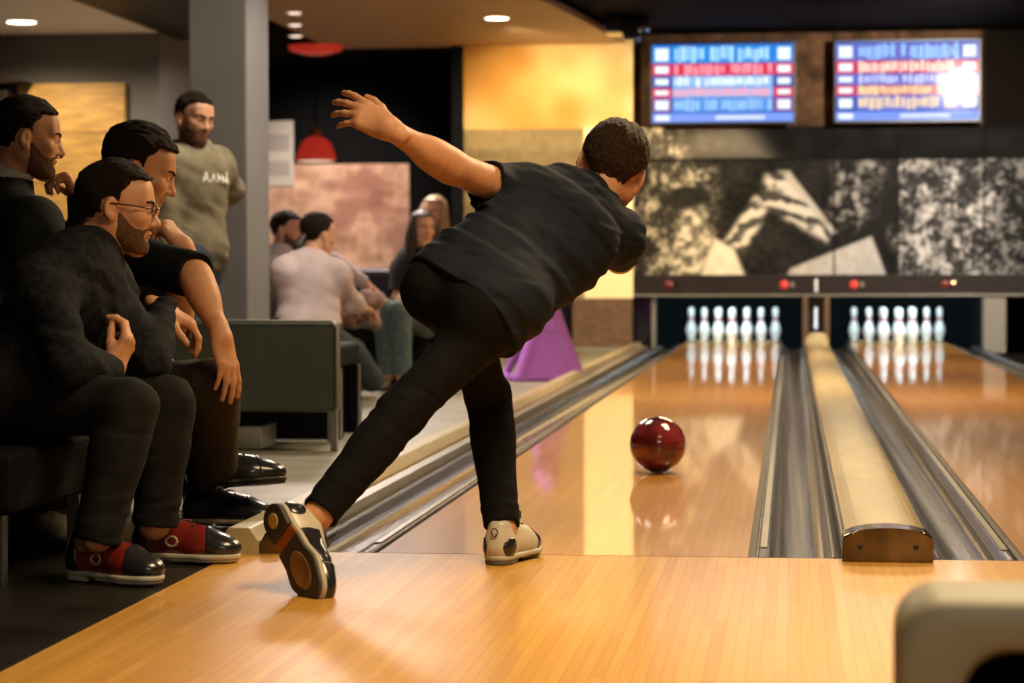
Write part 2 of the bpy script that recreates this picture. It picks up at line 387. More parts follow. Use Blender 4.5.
# ochre poster wall
nx, nz = 200, 300
X, Z = np.meshgrid(np.linspace(-2.73, -.985, nx), np.linspace(.50, 3.10, nz))
base = np.ones(X.shape + (3,)) * np.array([.93, .82, .58])
wv = sstep(-.3, .5, vn(1.2, 21, 1, .8) + .35 * (X + 1.9) + .2 * vn(4, 22))
base = lerp(np.ones_like(base) * np.array([.70, .48, .20]), base, wv[..., None])
low = sstep(2.26, 2.22, Z) * sstep(-1.47, -1.50, X)
sand = np.array([.50, .42, .28]) * (1 + .16 * vn(3, 23, .5, 3)[..., None] + .06 * vn(20, 24)[..., None])
base = base * (1 - low[..., None]) + sand * low[..., None]
pale = sstep(2.26, 2.24, Z) * sstep(-1.50, -1.47, X)
base = base * (1 - pale[..., None]) + np.array([.96, .86, .62]) * pale[..., None]
wp = grid_picture('wall_poster', -2.73, -.985, .50, 3.10, 17.46, nx, nz, np.clip(base, 0, 1), mat('poster_print', (.5, .5, .5), .9, spec=.1, attr='print'), thick=.14)
wp['kind'] = 'structure'
cabinet = tag(MB().box((-1.60, 17.36, -.004), (-.99, 17.58, .50), .01).build('base_cabinet', M['brown']), 'brown wooden base panel under the glowing ochre poster wall', 'cabinet')
MB().box((-2.73, 17.42, -.004), (-1.60, 17.58, .50)).build('recess_panel', M['black'], cabinet)
struct('wall_return', MB().box((-2.86, 17.46, 0), (-2.73, 21.0, 3.1)), M['black'])
# pink brick picture on the black rear wall
nx, nz = 200, 190
X, Z = np.meshgrid(np.linspace(-6.6, -3.88, nx), np.linspace(.55, 2.06, nz))
rows = np.floor(Z / .11); off = (rows % 2) * .15
u = (X + off) / .30; bx = np.floor(u)
joint = np.maximum(sstep(.07, .02, np.abs((Z / .11) % 1 - .5) * -1 + .5), sstep(.05, .01, np.abs(u % 1 - .5) * -1 + .5))
rb = _hash(bx.astype(np.int64) + 500, rows.astype(np.int64) + 500, np.zeros_like(bx).astype(np.int64))
c = np.array([.84, .66, .55]) + (rb[..., None] - .5) * .14 + .10 * vn(6, 31)[..., None] + .06 * vn(16, 36)[..., None]
c = c * (1 - joint[..., None]) + np.array([.84, .68, .60]) * joint[..., None]
blot = sstep(.1, .6, vn(2.2, 32) + .3 * vn(7, 33))[..., None]
c = c * (1 - .6 * blot) + np.array([.60, .40, .36]) * .6 * blot
hl = (sstep(-4.75, -5.0, X) * sstep(1.35, 1.5, Z) * sstep(-.1, .3, vn(2, 35)))[..., None]
c = c * (1 - hl) + np.array([.92, .78, .66]) * hl
tag(grid_picture('brick_picture', -6.6, -3.88, .55, 2.06, 20.94, nx, nz, np.clip(c, 0, 1), mat('brick_print', (.5, .5, .5), .9, spec=.1, attr='print'), thick=.05),
    'large pinkish brick picture panel on the black rear wall', 'picture')
t = thing('notice_board', 'narrow white notice board seen just right of the grey pillar', 'notice board', (-5.52, 20.909, 1.8))
MB().box((-.25, 0, 0), (.25, .03, .78), .006).build('board', mat('notice_white', (.62, .55, .48), .6), t)
MB().box((-.20, -.004, .42), (.20, 0, .62)).box((-.2, -.004, .12), (.2, 0, .30)).build('printed_sheet', mat('notice_grey', (.42, .36, .32), .6), t)
t = thing('wood_wall_panel', 'golden wooden picture panel on the grey lounge wall behind the seated men', 'wall panel', (-4.84, 10.96, 1.1))
MB().box((-.42, -.02, 0), (.42, .03, 1.12), .008).build('panel', mat('golden_wood', (.62, .36, .10), .5, noise=(4, .62), stretch=(1, 1, 5)), t)
for z in (.36, .74): MB().box((-.42, -.022, z), (.42, -.018, z + .008)).build('board_joint', M['brown'], t)
t = thing('hood', 'dark curved hood jutting from the grey wall above the bearded man in a suit', 'hood', (-5.45, 10.7, 2.2))
MB().prism([(-.7, 0, -.02), (.05, 0, .0), (.32, 0, .02), (.05, 0, .10), (-.25, 0, .20), (-.7, 0, .26)], (0, 0, 0), (0, .29, 0), bev=.01).build('shell', M['dark_brown'], t)
tag(MB().box((-5.62, 10.75, 0), (-5.28, 10.99, 2.16), .01).build('cupboard', M['dark_brown']), 'dark cupboard against the grey wall at the left picture edge', 'cupboard')

# ---- trim over the pits, pits, posts
struct('trim_3', MB().box((-1.0, 17.5, .535), (3.5, 17.7, .735), .006), M['dark_brown'])
struct('trim_4', MB().box((-1.0, 17.49, .515), (3.5, 17.7, .537), .003), M['rail'])
pit = mat('pit_black', (.0025, .0045, .0055), .8, spec=.1)
struct('wall_pit', MB().box((-1.0, 20.3, -.1), (3.5, 20.4, 1.4)).box((-1.0, 17.7, 1.4), (3.5, 20.4, 1.5)), pit)
kick = mat('kickback_black', (.010, .011, .013), .12, coat=.5)
for x0, x1 in ((-1.0, -.80), (DX - .125, DX + .125), (SEP + .80, SEP + .90)):
    struct('trim_5', MB().box((x0, 17.75, -.09), (x1, 20.3, 1.4)), kick)
for x in (DX - .135, DX + .085): struct('trim_6', MB().box((x, 17.50, -.06), (x + .05, 17.75, .515), .004), M['brown'])
tag(MB().box((DX - .012, 17.70, .18), (DX + .012, 17.745, .40), .003).build('light_strip', mat('strip_glow', (.8, .8, .8), .5, emit=((.8, .9, 1), 1.1))), 'thin white light strip between the brown posts at the divider end', 'light')
struct('trim_7', MB().box((-.80, 17.55, -.06), (-.765, 17.75, .515), .004), M['rail'])
struct('trim_8', MB().box((SEP + .80, 17.52, -.06), (SEP + 1.02, 17.75, .515), .006), mat('post_cream', (.22, .195, .15), .6))
for x, lab in ((.555, 'red indicator light left of the small white sticker on the dark beam'), (1.26, 'red indicator light right of the small white sticker on the dark beam'), (2.17, 'dim red indicator light above the right end of the right-hand pin rack'), (-.62, 'dim red indicator light on the dark beam, next to the ochre poster wall')):
    dim = 'dim' in lab
    t = thing('indicator_light', lab, 'indicator light', (x, 17.5, .635), 'red lights on the beam')
    MB().lathe([(0, .02), (.03, .018), (.042, .006), (.045, 0)], seg=20).build('lens', mat('lens_red', (.5, .03, .02) if not dim else (.13, .015, .01), .3, emit=((1, .08, .05), .30 if not dim else .03)), t).rotation_euler = (math.pi / 2, 0, 0)
    MB().box((.06, -.012, -.025), (.10, 0, .025), .004).build('plate', M['rail'] if not dim else M['bronze'], t)
tag(MB().box((DX - .015, 17.485, .56), (DX + .015, 17.5, .69), .003).build('sticker', mat('sticker_white', (.75, .72, .66), .5)), 'small white upright sticker on the dark beam above the divider', 'sticker')
for k in (0, 1):
    area_light('pit_light', (k * SEP, 17.80, .98), (k * SEP, 19.0, .12), 1.1, 42, (.72, .93, 1.0), .12)

# ---- pins
PROF = [(.0, .0), (.0258, .0), (.0290, .006), (.0370, .035), (.0455, .065), (.0535, .095), (.0595, .114), (.0605, .128), (.0575, .150), (.0500, .175), (.0395, .200), (.0310, .222), (.0262, .240), (.0236, .254), (.0240, .268), (.0268, .288), (.0302, .308), (.0323, .328), (.0322, .343), (.0290, .362), (.0215, .375), (.0110, .3805), (.0, .381)]
pin_white = mat('pin_white', (.82, .84, .84), .22, coat=.4)
pin_red = mat('pin_red', (.38, .008, .025), .4)
def ring(z0, z1):
    zs = [z for _, z in PROF[1:]]; rs = [r for r, _ in PROF[1:]]
    return [(float(np.interp(z, zs, rs)) + .0008, z) for z in np.linspace(z0, z1, 6)]
pin = tag(MB().lathe(PROF, seg=28).build('bowling_pin', pin_white), '', 'bowling pin', 'bowling pins')
MB().lathe(ring(.232, .246), seg=28).lathe(ring(.254, .272), seg=28).build('neck_stripe', pin_red, pin)
ROWS = [['front pin'], ['second-row left pin', 'second-row right pin'], ['third-row left pin', 'third-row middle pin', 'third-row right pin'], ['back-row leftmost pin', 'back-row second pin from the left', 'back-row second pin from the right', 'back-row rightmost pin']]
first = True
for k, lane in ((0, 'the rack on the ball lane'), (1, 'the rack on the right-hand lane')):
    for r, names in enumerate(ROWS):
        for i, nm in enumerate(names):
            if first: o = pin; first = False
            else:
                o = pin.copy(); COL.objects.link(o)
                for ch in pin.children: c2 = ch.copy(); COL.objects.link(c2); c2.parent = o
            o.location = (k * SEP + (i - r / 2) * .3048, 18.29 + r * .264, 0.0005)
            o['label'] = 'white red-ringed pin, %s of %s' % (nm, lane)

# ---- score screens
def screen(x0, x1, label, rows, seed):
    rnd = random.Random(seed)
    z0, z1 = 2.262, 3.098; y = 17.36
    t = thing('score_screen', label, 'screen', ((x0 + x1) / 2, y, z0))
    W = (x1 - x0) / 2; Hh = z1 - z0
    MB().box((-.25, .06, .2), (.25, .238, .65), .005).build('wall_bracket', M['black'], t)
    MB().box((-W, 0, 0), (W, .07, Hh), .006).build('frame', mat('screen_frame', (.012, .012, .014), .4), t)
    cols = {}
    mats = []
    def cm(c, s):
        key = (c, s)
        if key not in cols:
            cols[key] = len(mats); mats.append(mat('screen_glow', (0, 0, 0), .11, spec=.10, emit=(c, s)))
        return cols[key]
    mb = MB(); iw = W - .022; y_ = -.003
    def cell(a, b, c, d, col, s, lift=0): mb.box((-iw + 2 * iw * a, y_ - lift, .025 + (Hh - .05) * c), (-iw + 2 * iw * b, y_ - lift + .002, .025 + (Hh - .05) * d), mi=cm(col, s))
    cell(0, 1, 0, 1, (.03, .12, .55), 1.0)
    for (v0, v1, side, mid, txt, s) in rows:
        cell(.0, .14, v0, v1, side, s, .001); cell(.86, 1, v0, v1, side, s, .001); cell(.145, .855, v0, v1, mid, s, .001)
        cell(.02, .115, v0 + .03, v1 - .03, (.85, .95, 1), 1.2, .002); cell(.89, .98, v0 + .03, v1 - .03, (.85, .95, 1), 1.2, .002)
        a = .16
        while a < .83:
            wd = rnd.uniform(.012, .03)
            h0, h1 = rnd.uniform(.0, .25), rnd.uniform(.75, 1)
            if rnd.random() > .14: cell(a, a + wd, lerp(v0, v1, h0), lerp(v0, v1, h1), txt, 1.2, .002)
            a += wd + rnd.uniform(.006, .016)
    cell(0, 1, .0, .11, (.22, .35, .95), 1.1, .001); cell(.02, .12, .02, .09, (.85, .92, 1), 1.2, .002); cell(.45, .80, .03, .08, (.8, .9, 1), 1.0, .002)
    mb.build('display', mats, t)
BL = (.03, .30, .85); RD = (.85, .05, .10); LB = (.35, .60, 1.0); PK = (1.0, .35, .42); WH = (.85, .95, 1.0); NV = (.07, .10, .45); OR = (1.0, .72, .38); PU = (.20, .22, .75)
screen(-.80, .665, 'blue and red score screen hanging above the ball lane', [(.76, .98, BL, BL, (.45, .78, 1), 1.0), (.60, .75, RD, RD, PK, 1.0), (.45, .59, NV, LB, WH, 1.0), (.32, .44, RD, LB, PK, 1.0), (.13, .31, (.3, .1, .35), (.12, .35, .85), LB, 1.0)], 3)
screen(1.05, 2.51, 'blue score screen with orange writing hanging above the right-hand lane', [(.77, .98, PU, PU, (.35, .62, 1), .9), (.60, .76, RD, RD, (1, .80, .66), 1.0), (.46, .59, PU, PU, (.62, .66, 1), .9), (.32, .45, RD, (.75, .2, .25), OR, 1.0), (.13, .31, NV, PU, OR, 1.0)], 8)
# ---- lamps
t = thing('pendant_lamp', 'red dome pendant lamp with white rim hanging before the black wall', 'lamp', (-4.23, 17.2, 1.915))
red = mat('lamp_red_glow', (.62, .04, .025), .35, emit=((1, .06, .035), .28))  # red glow lifts the shade and stands for lamplight on the ceiling rose
MB().lathe([(.195, 0), (.205, .02), (.20, .05), (.175, .13), (.14, .20), (.085, .24), (.05, .25)], seg=40).build('shade', red, t)
MB().lathe([(.190, .002), (.17, .05), (.0, .10)], seg=40).build('reflector', mat('lamp_white', (.8, .75, .65), .5, emit=((1, .85, .6), .9)), t)
MB().lathe([(.05, .25), (.05, .31), (.03, .34), (.0, .34)], seg=24).build('cap', mat('lamp_copper', (.40, .15, .08), .4), t)
MB().tube([(0, 0, .34), (0, 0, 1.14)], .008).build('cord', M['black'], t)
MB().lathe([(0, 1.09), (.10, 1.09), (.26, 1.13), (.28, 1.155), (.28, 1.18)], seg=40).build('ceiling_rose', red, t)
def downlight(x, y, z, label, power, ang=120):
    t = thing('downlight', label, 'ceiling light', (x, y, z), 'ceiling downlights')
    MB().lathe([(.085, .0), (.125, -.004), (.13, .0)], seg=32).build('trim_ring', M['steel'], t)
    MB().lathe([(0, -.004), (.105, -.004), (.108, 0)], seg=32).build('lens', mat('downlight_glow', (1, 1, 1), .5, emit=((1, .93, .78), 6)), t)
    spot_light('downlight_lamp', (x, y, z - .03), (x, y, 0), power, (1, .8, .52), ang, .6, .06)
downlight(-2.06, 14.9, 3.098, 'round downlight in the brown ceiling before the ochre poster wall', 60, 130)
downlight(-4.94, 10.1, 2.598, 'round downlight in the grey ceiling at the top left', 120, 160)
for i, (yy, lb) in enumerate(((14.2, 'nearest'), (15.2, 'middle'), (16.2, 'farthest'))):
    pt = (-3.80 - .02 * i - .19 * i, yy, 3.098)
    t = thing('small_ceiling_light', 'small ceiling light by the pillar top, %s of three in a row' % lb, 'ceiling light', pt, 'three small ceiling lights')
    MB().lathe([(0, -.012), (.05, -.01), (.065, 0)], seg=20).build('lens', mat('small_glow', (1, .8, .7), .5, emit=((1, .75, .6), 1.4)), t)
    MB().lathe([(.062, -.002), (.085, 0), (.087, 0)], seg=20).build('trim_ring', M['bronze'], t)
t = thing('ceiling_projector', 'dark shiny ceiling device beside the end of the brown ceiling', 'projector', (-.98, 16.0, 3.0))
for i, (a, b) in enumerate((((-.16, -.2, .04), (.02, .2, .2)), ((.0, -.1, -.02), (.16, .15, .14)), ((-.05, .1, .1), (.24, .35, .22)))):
    MB().box(a, b, .03).build(('housing', 'lamp_head', 'bracket')[i], mat('gloss_black', (.02, .022, .03), .15, coat=.6), t)

# ---- the ball
def blob_noise(n): return n
ball = mat('ball_red', (.27, .034, .038), .14, coat=.6, coat_rough=.04, noise=(13, .30, (.075, .012, .018)))
bo = MB(); bo.lathe([(.108 * math.sin(math.pi * i / 48), -.108 * math.cos(math.pi * i / 48)) for i in range(49)], seg=64)
b_ = tag(bo.build('bowling_ball', ball), 'dark red marbled bowling ball rolling down the left lane', 'bowling ball')
b_.location = (.115, 2.62, .1085)
fh = MB()
for x, y in ((-.015, .02), (.015, .02), (0, -.035)):
    n = Vector((x, .9 * .108, .05 + y)).normalized(); q = n.to_track_quat('Z', 'Y').to_matrix().to_4x4()
    s = MB().lathe([(0, .0), (.012, .0), (.013, -.002)], seg=16)
    h = s.build('finger_hole', M['gap'], b_); h.matrix_local = Matrix.Translation(n * .1083) @ q

# ---- ball return in the right foreground
t = thing('ball_return', 'olive grey rounded housing with a black opening in the lower right foreground', 'ball return', (1.12, -3.65, 0))
def rr(x0, x1, z0, z1, r, seg=8):
    pts = [(x0, z0)] + [(x0 + r - r * math.cos(a), z1 - r + r * math.sin(a)) for a in np.linspace(0, math.pi / 2, seg)] + [(x1 - r + r * math.sin(a), z1 - r + r * math.cos(a)) for a in np.linspace(0, math.pi / 2, seg)] + [(x1, z0)]
    return pts
out = rr(-.380, .385, 0, .402, .055); inn = rr(-.305, .305, 0, .346, .055)
hb = MB(); bm = hb.bm; rings = []
for pl, y, gr in ((out, .30, -.03), (out, .25, -.008), (out, .02, 0), (out, .006, -.006), (out, 0, -.016), (inn, 0, .008), (inn, .01, 0), (inn, .25, 0)):
    cxm, czm = 0, .21
    rings.append([bm.verts.new((x + (gr if x > 0 else -gr) * (1 if abs(x) > .01 else 0), y, z + (gr if z > .2 else 0))) for x, z in pl])
for a, b in zip(rings, rings[1:]):
    for i in range(len(a) - 1):
        f = bm.faces.new((a[i], a[i + 1], b[i + 1], b[i])); f.smooth = True
bm.faces.new(rings[0])
hb.build('housing', mat('olive_plastic', (.50, .43, .27), .5, noise=(6, .9)), t)
MB().box((-.30, .24, 0), (.30, .27, .37)).build('opening', M['black'], t)

# ---- seats
vinyl = mat('grey_green_vinyl', (.105, .122, .105), .42, spec=.3, noise=(5, .8), bump=(40, .05))
dark_vinyl = mat('black_vinyl', (.005, .005, .006), .7, spec=.1)
piping = mat('vinyl_piping', (.30, .29, .24), .5)
t = thing('lounge_chair', 'grey green vinyl lounge chair with low padded back before the grey pillar', 'chair', (-1.80, 3.55, 0))
MB().box((-.48, 0, .168), (.475, .11, .560), .022, 3).build('backrest', vinyl, t)
MB().tube([(.478, -.0, .19), (.478, 0, .535), (.455, 0, .563), (-.46, 0, .563)], .006).build('piping', piping, t)
MB().box((-.48, .10, .20), (.38, .62, .36), .03, 3).build('seat', vinyl, t)
for x, y in ((-.44, .05), (.455, .05), (-.44, .56), (.34, .56)):
    if True: MB().box((x - .015, y - .015, -.004), (x + .015, y + .015, .21), .002).build('leg', M['steel'], t)
MB().box((-.12, .1, -.004), (.12, .4, .10), .004).build('base_box', M['steel'], t)
t = thing('low_stool', 'black low stool with padded cushion behind the grey green lounge chair', 'stool', (-1.75, 4.30, 0))
MB().box((-.27, -.02, .325), (.285, .56, .435), .03, 3).build('cushion', dark_vinyl, t)
for y in (0, .46):
    sp = MB().box((-.26, y, -.004), (.295, y + .08, .325), .004).build('side_panel', dark_vinyl, t)
    MB().box((.288, y - .006, 0), (.300, y + .016, .325), .002).build('metal_edge', M['steel'], sp)
def bench(label, x0, x1, y0, y1, zt, back=True):
    t = thing('seating_bench', label, 'bench', ((x0 + x1) / 2, (y0 + y1) / 2, 0)); w_, d_ = (x1 - x0) / 2, (y1 - y0) / 2
    MB().box((-w_, -d_, zt - .16), (w_, d_, zt), .03, 3).build('cushion', dark_vinyl, t)
    if back: MB().box((-w_ - .10, -d_, zt - .12), (-w_ + .01, d_, zt + .36), .03, 3).build('backrest', dark_vinyl, t)
    for x in (-w_ + .06, w_ - .06):
        for y in (-d_ + .06, d_ - .06): MB().box((x - .018, y - .018, -.004), (x + .018, y + .018, zt - .15), .002).build('leg', M['steel'], t)
bench('dark padded bench under the nearest seated man in red shoes', -1.80, -1.27, -.80, -.06, .335)
bench('dark padded bench under the seated man resting his chin on a hand', -1.80, -1.26, .52, 1.20, .315)
bench('dark padded bench under the man in a dark jacket at the left edge', -2.70, -1.92, .28, 1.30, .275)
bench('dark padded bench under the person in the pale pink top', -2.75, -1.96, 6.70, 7.35, .38, False)
t = thing('lounge_sofa', 'dark sofa in the far lounge under the seated group', 'sofa', (-2.75, 9.1, 0))
MB().box((-1.0, -.35, .12), (1.0, .45, .43), .05, 3).build('seat', dark_vinyl, t)
MB().box((-1.0, .40, .12), (1.0, .58, .80), .05, 3).build('backrest', mat('sofa_plum', (.035, .022, .04), .6), t)
for x in (-.9, .9):
    for y in (-.28, .48): MB().box((x - .03, y - .03, -.004), (x + .03, y + .03, .13)).build('leg', M['black'], t)

# ---------------------------------------------------------------- smooth surfaces grown from blended solids
def A(*v): return np.array(v, np.float64)
def unit(v): v = np.asarray(v, float); return v / np.linalg.norm(v)
def smin(a, b, k):
    h = np.maximum(k - np.abs(a - b), 0) / k; return np.minimum(a, b) - h * h * k * .25
class Fld:
    """A solid blended from round cones and ellipsoids; callable on points (N,3)."""
    def __init__(s, c=None, ax=None, sc=1.0): s.p = []; s.c = c; s.ax = ax; s.sc = sc
    def rc(s, a, b, ra, rb, k=.03, n=None, fl=1.0, op='u'):
        a = np.array(a, float); b = np.array(b, float); ab = b - a; L2 = max(ab @ ab, 1e-9); n = None if n is None else np.array(n, float)
        def f(P):
            q = P - a; t = np.clip(q @ ab / L2, 0, 1); q = q - t[:, None] * ab
            if n is not None: q = q + n * ((q @ n) * (1 / fl - 1))[:, None]
            d = np.sqrt((q * q).sum(1)) - (ra + (rb - ra) * t)
            return d * min(1, fl) if n is not None else d
        s.p.append((f, (a + b) / 2, math.sqrt(L2) / 2 + max(ra, rb) * max(1, fl), op, k)); return s
    def el(s, c, rad, ax=None, k=.03, op='u'):
        c = np.array(c, float); rad = np.array(rad, float); ax = np.eye(3) if ax is None else np.array(ax, float)   # rows are axes
        def f(P):
            q = (P - c) @ ax.T; k0 = np.sqrt(((q / rad) ** 2).sum(1)); k1 = np.sqrt(((q / rad ** 2) ** 2).sum(1))
            return k0 * (k0 - 1) / np.maximum(k1, 1e-6)
        s.p.append((f, c, rad.max(), op, k)); return s
    def add(s, f, c, R, k=.02, op='u'): s.p.append((f, np.array(c, float), R, op, k)); return s
    def __call__(s, P):
        if s.c is not None: P = (P - s.c) @ s.ax.T / s.sc
        d = np.full(len(P), 9.0)
        for f, c, R, op, k in s.p:
            q = P - c; lb = np.sqrt((q * q).sum(1)) - R
            m = (lb * .85 < d + k) if op == 'u' else (lb < k + .01)
            if not m.any(): continue
            v = f(P[m])
            d[m] = smin(d[m], v, k) if op == 'u' else -smin(-d[m], v, k)
        return d * s.sc if s.c is not None else d
def nets(f, lo, hi, h, B=6):
    """Surface nets: quads on the zero level of f; samples only blocks near the surface."""
    lo = np.array(lo, float); nb = np.maximum(np.ceil((np.array(hi) - lo) / (h * B)).astype(int), 1); D = nb * B
    g = np.stack(np.meshgrid(*[np.arange(n) for n in nb], indexing='ij'), -1).reshape(-1, 3)
    dc = f(lo + (g * B + (B - 1) / 2) * h)
    act = np.abs(dc) < B * h * .87 * 1.7 + 2 * h
    vol = np.repeat(np.repeat(np.repeat(np.where(dc < 0, -9., 9.).reshape(nb).astype(np.float32), B, 0), B, 1), B, 2)
    off = np.stack(np.meshgrid(*[np.arange(B)] * 3, indexing='ij'), -1).reshape(-1, 3)
    ga = g[act] * B
    for i in range(0, len(ga), 1500):
        idx = (ga[i:i + 1500, None, :] + off[None]).reshape(-1, 3)
        vol[idx[:, 0], idx[:, 1], idx[:, 2]] = f(lo + idx * h)
    ins = vol < 0
    cnt = np.zeros(D - 1, np.uint8)
    for a in (0, 1):
        for b in (0, 1):
            for c in (0, 1): cnt += ins[a:D[0] - 1 + a, b:D[1] - 1 + b, c:D[2] - 1 + c]
    cells = np.argwhere((cnt > 0) & (cnt < 8))
    pos = np.zeros((len(cells), 3)); num = np.zeros(len(cells))
    cor = [(a, b, c) for a in (0, 1) for b in (0, 1) for c in (0, 1)]
    val = {o: vol[cells[:, 0] + o[0], cells[:, 1] + o[1], cells[:, 2] + o[2]] for o in cor}
    for o in cor:
        for ax in range(3):
            if o[ax]: continue
            q = list(o); q[ax] = 1; va, vb = val[o], val[tuple(q)]
            m = (va < 0) != (vb < 0)
            t = np.clip(va / np.where(m, va - vb, 1), 0, 1)
            p = np.array(o, float) + t[:, None] * np.eye(3)[ax]
            pos[m] += p[m]; num[m] += 1
    V = lo + (cells + pos / num[:, None]) * h
    vid = np.full(D - 1, -1, np.int32); vid[cells[:, 0], cells[:, 1], cells[:, 2]] = np.arange(len(cells))
    F = []
    for ax in range(3):
        sl0 = [slice(None)] * 3; sl1 = [slice(None)] * 3; sl0[ax] = slice(0, -1); sl1[ax] = slice(1, None)
        e = ins[tuple(sl0)] != ins[tuple(sl1)]
        E = np.argwhere(e); u, v = (ax + 1) % 3, (ax + 2) % 3
        E = E[(E[:, u] > 0) & (E[:, v] > 0) & (E[:, u] < D[u] - 1) & (E[:, v] < D[v] - 1)]
        def cid(du, dv):
            q = E.copy(); q[:, u] -= du; q[:, v] -= dv; return vid[q[:, 0], q[:, 1], q[:, 2]]
        quad = np.stack([cid(1, 1), cid(0, 1), cid(0, 0), cid(1, 0)], 1)
        s = ins[E[:, 0], E[:, 1], E[:, 2]]
        quad[~s] = quad[~s][:, ::-1]
        F.append(quad)
    F = np.vstack(F); F = F[(F >= 0).all(1)]
    return V, F
def solid(name, f, lo, hi, h, m, parent=None, base=(0, 0, 0)):
    V, F = nets(f, lo, hi, h); V = V - np.array(base)
    me = bpy.data.meshes.new(name)
    me.vertices.add(len(V)); me.vertices.foreach_set('co', V.astype(np.float32).ravel())
    me.loops.add(F.size); me.loops.foreach_set('vertex_index', F.astype(np.int32).ravel())
    me.polygons.add(len(F)); me.polygons.foreach_set('loop_start', np.arange(0, F.size, 4, dtype=np.int32))
    me.polygons.foreach_set('use_smooth', np.ones(len(F), bool))
    me.update(calc_edges=True); me.validate()
    return link(name, me, m, parent)

# ---------------------------------------------------------------- people
def frame(fwd, up):
    """rows: right, forward, up"""
    y = unit(fwd); z = np.array(up, float); z = unit(z - y * (z @ y)); return np.array([np.cross(y, z), y, z])
def head_field(c, ax, s=1.0, ears=True):
    H = Fld(np.array(c, float), ax, s)
    H.el((0, -.012, .030), (.076, .096, .088)).el((0, .030, -.030), (.060, .066, .082), k=.03)
    for sg in (-1, 1):
        H.rc((sg * .052, -.005, -.052), (sg * .016, .066, -.100), .024, .019, k=.03)
        H.el((sg * .043, .060, -.018), (.022, .022, .020), k=.02)
        H.rc((sg * .012, .086, .022), (sg * .042, .072, .022), .010, .009, k=.018)
    H.el((0, .074, -.098), (.021, .016, .017), k=.018)
    H.el((0, .060, .050), (.050, .026, .036), k=.03)
    H.rc((0, .088, .012), (0, .108, -.026), .0075, .0105, k=.014).el((0, .110, -.030), (.0115, .0115, .010), k=.008)
    for sg in (-1, 1):
        H.el((sg * .013, .098, -.034), (.0085, .010, .0075), k=.007)
        H.el((sg * .031, .098, .004), (.015, .016, .009), k=.014, op='s')
        H.el((sg * .031, .077, .003), (.0125, .0125, .0125), k=.004)
        H.rc((sg * .020, .088, .0105), (sg * .041, .080, .0095), .0038, .0035, k=.004)
    H.rc((-.017, .087, -.058), (.017, .087, -.058), .0060, .0060, k=.008).el((0, .093, -.058), (.012, .006, .006), k=.006)
    H.rc((-.015, .086, -.068), (.015, .086, -.068), .0068, .0068, k=.008)
    H.rc((-.022, .096, -.0628), (.022, .096, -.0628), .0022, .0022, k=.004, op='s')
    for sg in (-1, 1) if ears else ():
        H.el((sg * .081, -.012, -.004), (.007, .018, .029), ax=frame((sg * -.35, .93, 0), (0, -.18, 1)), k=.008)
        H.el((sg * .079, -.004, -.030), (.007, .010, .012), k=.008)
        H.el((sg * .088, -.008, -.002), (.006, .010, .018), ax=frame((sg * -.35, .93, 0), (0, -.18, 1)), k=.005, op='s')
    return H
def hair_field(c, ax, s=1.0, vol=.010, style='short', seed=1):
    c = np.array(c, float); H = head_field(c, ax, s, False)
    def f(P):
        q = (P - c) @ ax.T / s
        x, y, z = np.abs(q[:, 0]), q[:, 1], q[:, 2]
        wob = .004 * vnoise(q * 70 + seed)
        front = np.minimum((.078 - .10 * np.maximum(x - .035, 0) - z), y - .034 + .022 * sstep(.075, .03, z))       # below the hairline and in front of the temples
        side = np.minimum(-.022 - z, y + .044)                # in front of the nape, under the ear
        nape = -.088 - z + .62 * (y + .09)
        ear = np.minimum(.022 - np.sqrt((y + .014) ** 2 + ((z + .006) / 1.25) ** 2), x - .055)
        if style == 'long': face = np.maximum(np.minimum(.082 - z, y - .030), np.minimum(-.03 - z, y - .0))
        else: face = np.maximum(np.maximum(front, side), np.maximum(nape, ear))
        tp = sstep(.002, -.011, face + wob)
        top = vol * (.45 + .85 * sstep(-.02, .09, z)) * (1 - .45 * sstep(.035, .075, y)) * tp - .004 * (1 - tp)
        d = H(P) / s - top
        if style == 'long':
            def el(cc, r):
                r = np.array(r); w = q - np.array(cc); k0 = np.sqrt(((w / r) ** 2).sum(1)); k1 = np.sqrt(((w / r ** 2) ** 2).sum(1)); return k0 * (k0 - 1) / np.maximum(k1, 1e-6)
            lo = np.minimum(el((0, -.060, -.08), (.095, .050, .17)), np.minimum(el((.080, .01, -.08), (.030, .055, .15)), el((-.080, .01, -.08), (.030, .055, .15))))
            d = smin(d, np.maximum(lo, np.minimum(y - .01, .055 - x)), .02)
        g = .0030 * vnoise(q * A(95, 30, 50) + seed * 7.7) + .0022 * vnoise(q * A(210, 60, 120) + seed)
        return (d + g * tp) * s
    return f
def beard_field(c, ax, s=1.0, thick=.004, moustache=True):
    H = head_field(c, ax, s, False); c = np.array(c, float)
    def f(P):
        q = (P - c) @ ax.T / s; x, y, z = np.abs(q[:, 0]), q[:, 1], q[:, 2]
        line = -.048 + .038 * sstep(.060, .010, y) + .008 * sstep(.04, .014, x)     # upper edge: cheek, sideburn, moustache
        out = np.maximum(np.maximum(z - line, .010 - y), -.118 - z)
        lips = np.minimum(.0135 - np.sqrt((np.maximum(x - .014, 0)) ** 2 + ((z + .063) * 1.05) ** 2), y - .06)
        out = np.maximum(out, lips) + .003 * vnoise(q * 90)
        tp = sstep(.001, -.0045, out)
        return (H(P) / s - thick * tp + .004 * (1 - tp) - .0008 * vnoise(q * 190) * tp) * s
    return f
FB = [(.031, .086), (.0105, .092), (-.0105, .088), (-.0300, .078)]
FL = [(.043, .026, .021), (.047, .030, .022), (.044, .028, .022), (.034, .021, .019)]
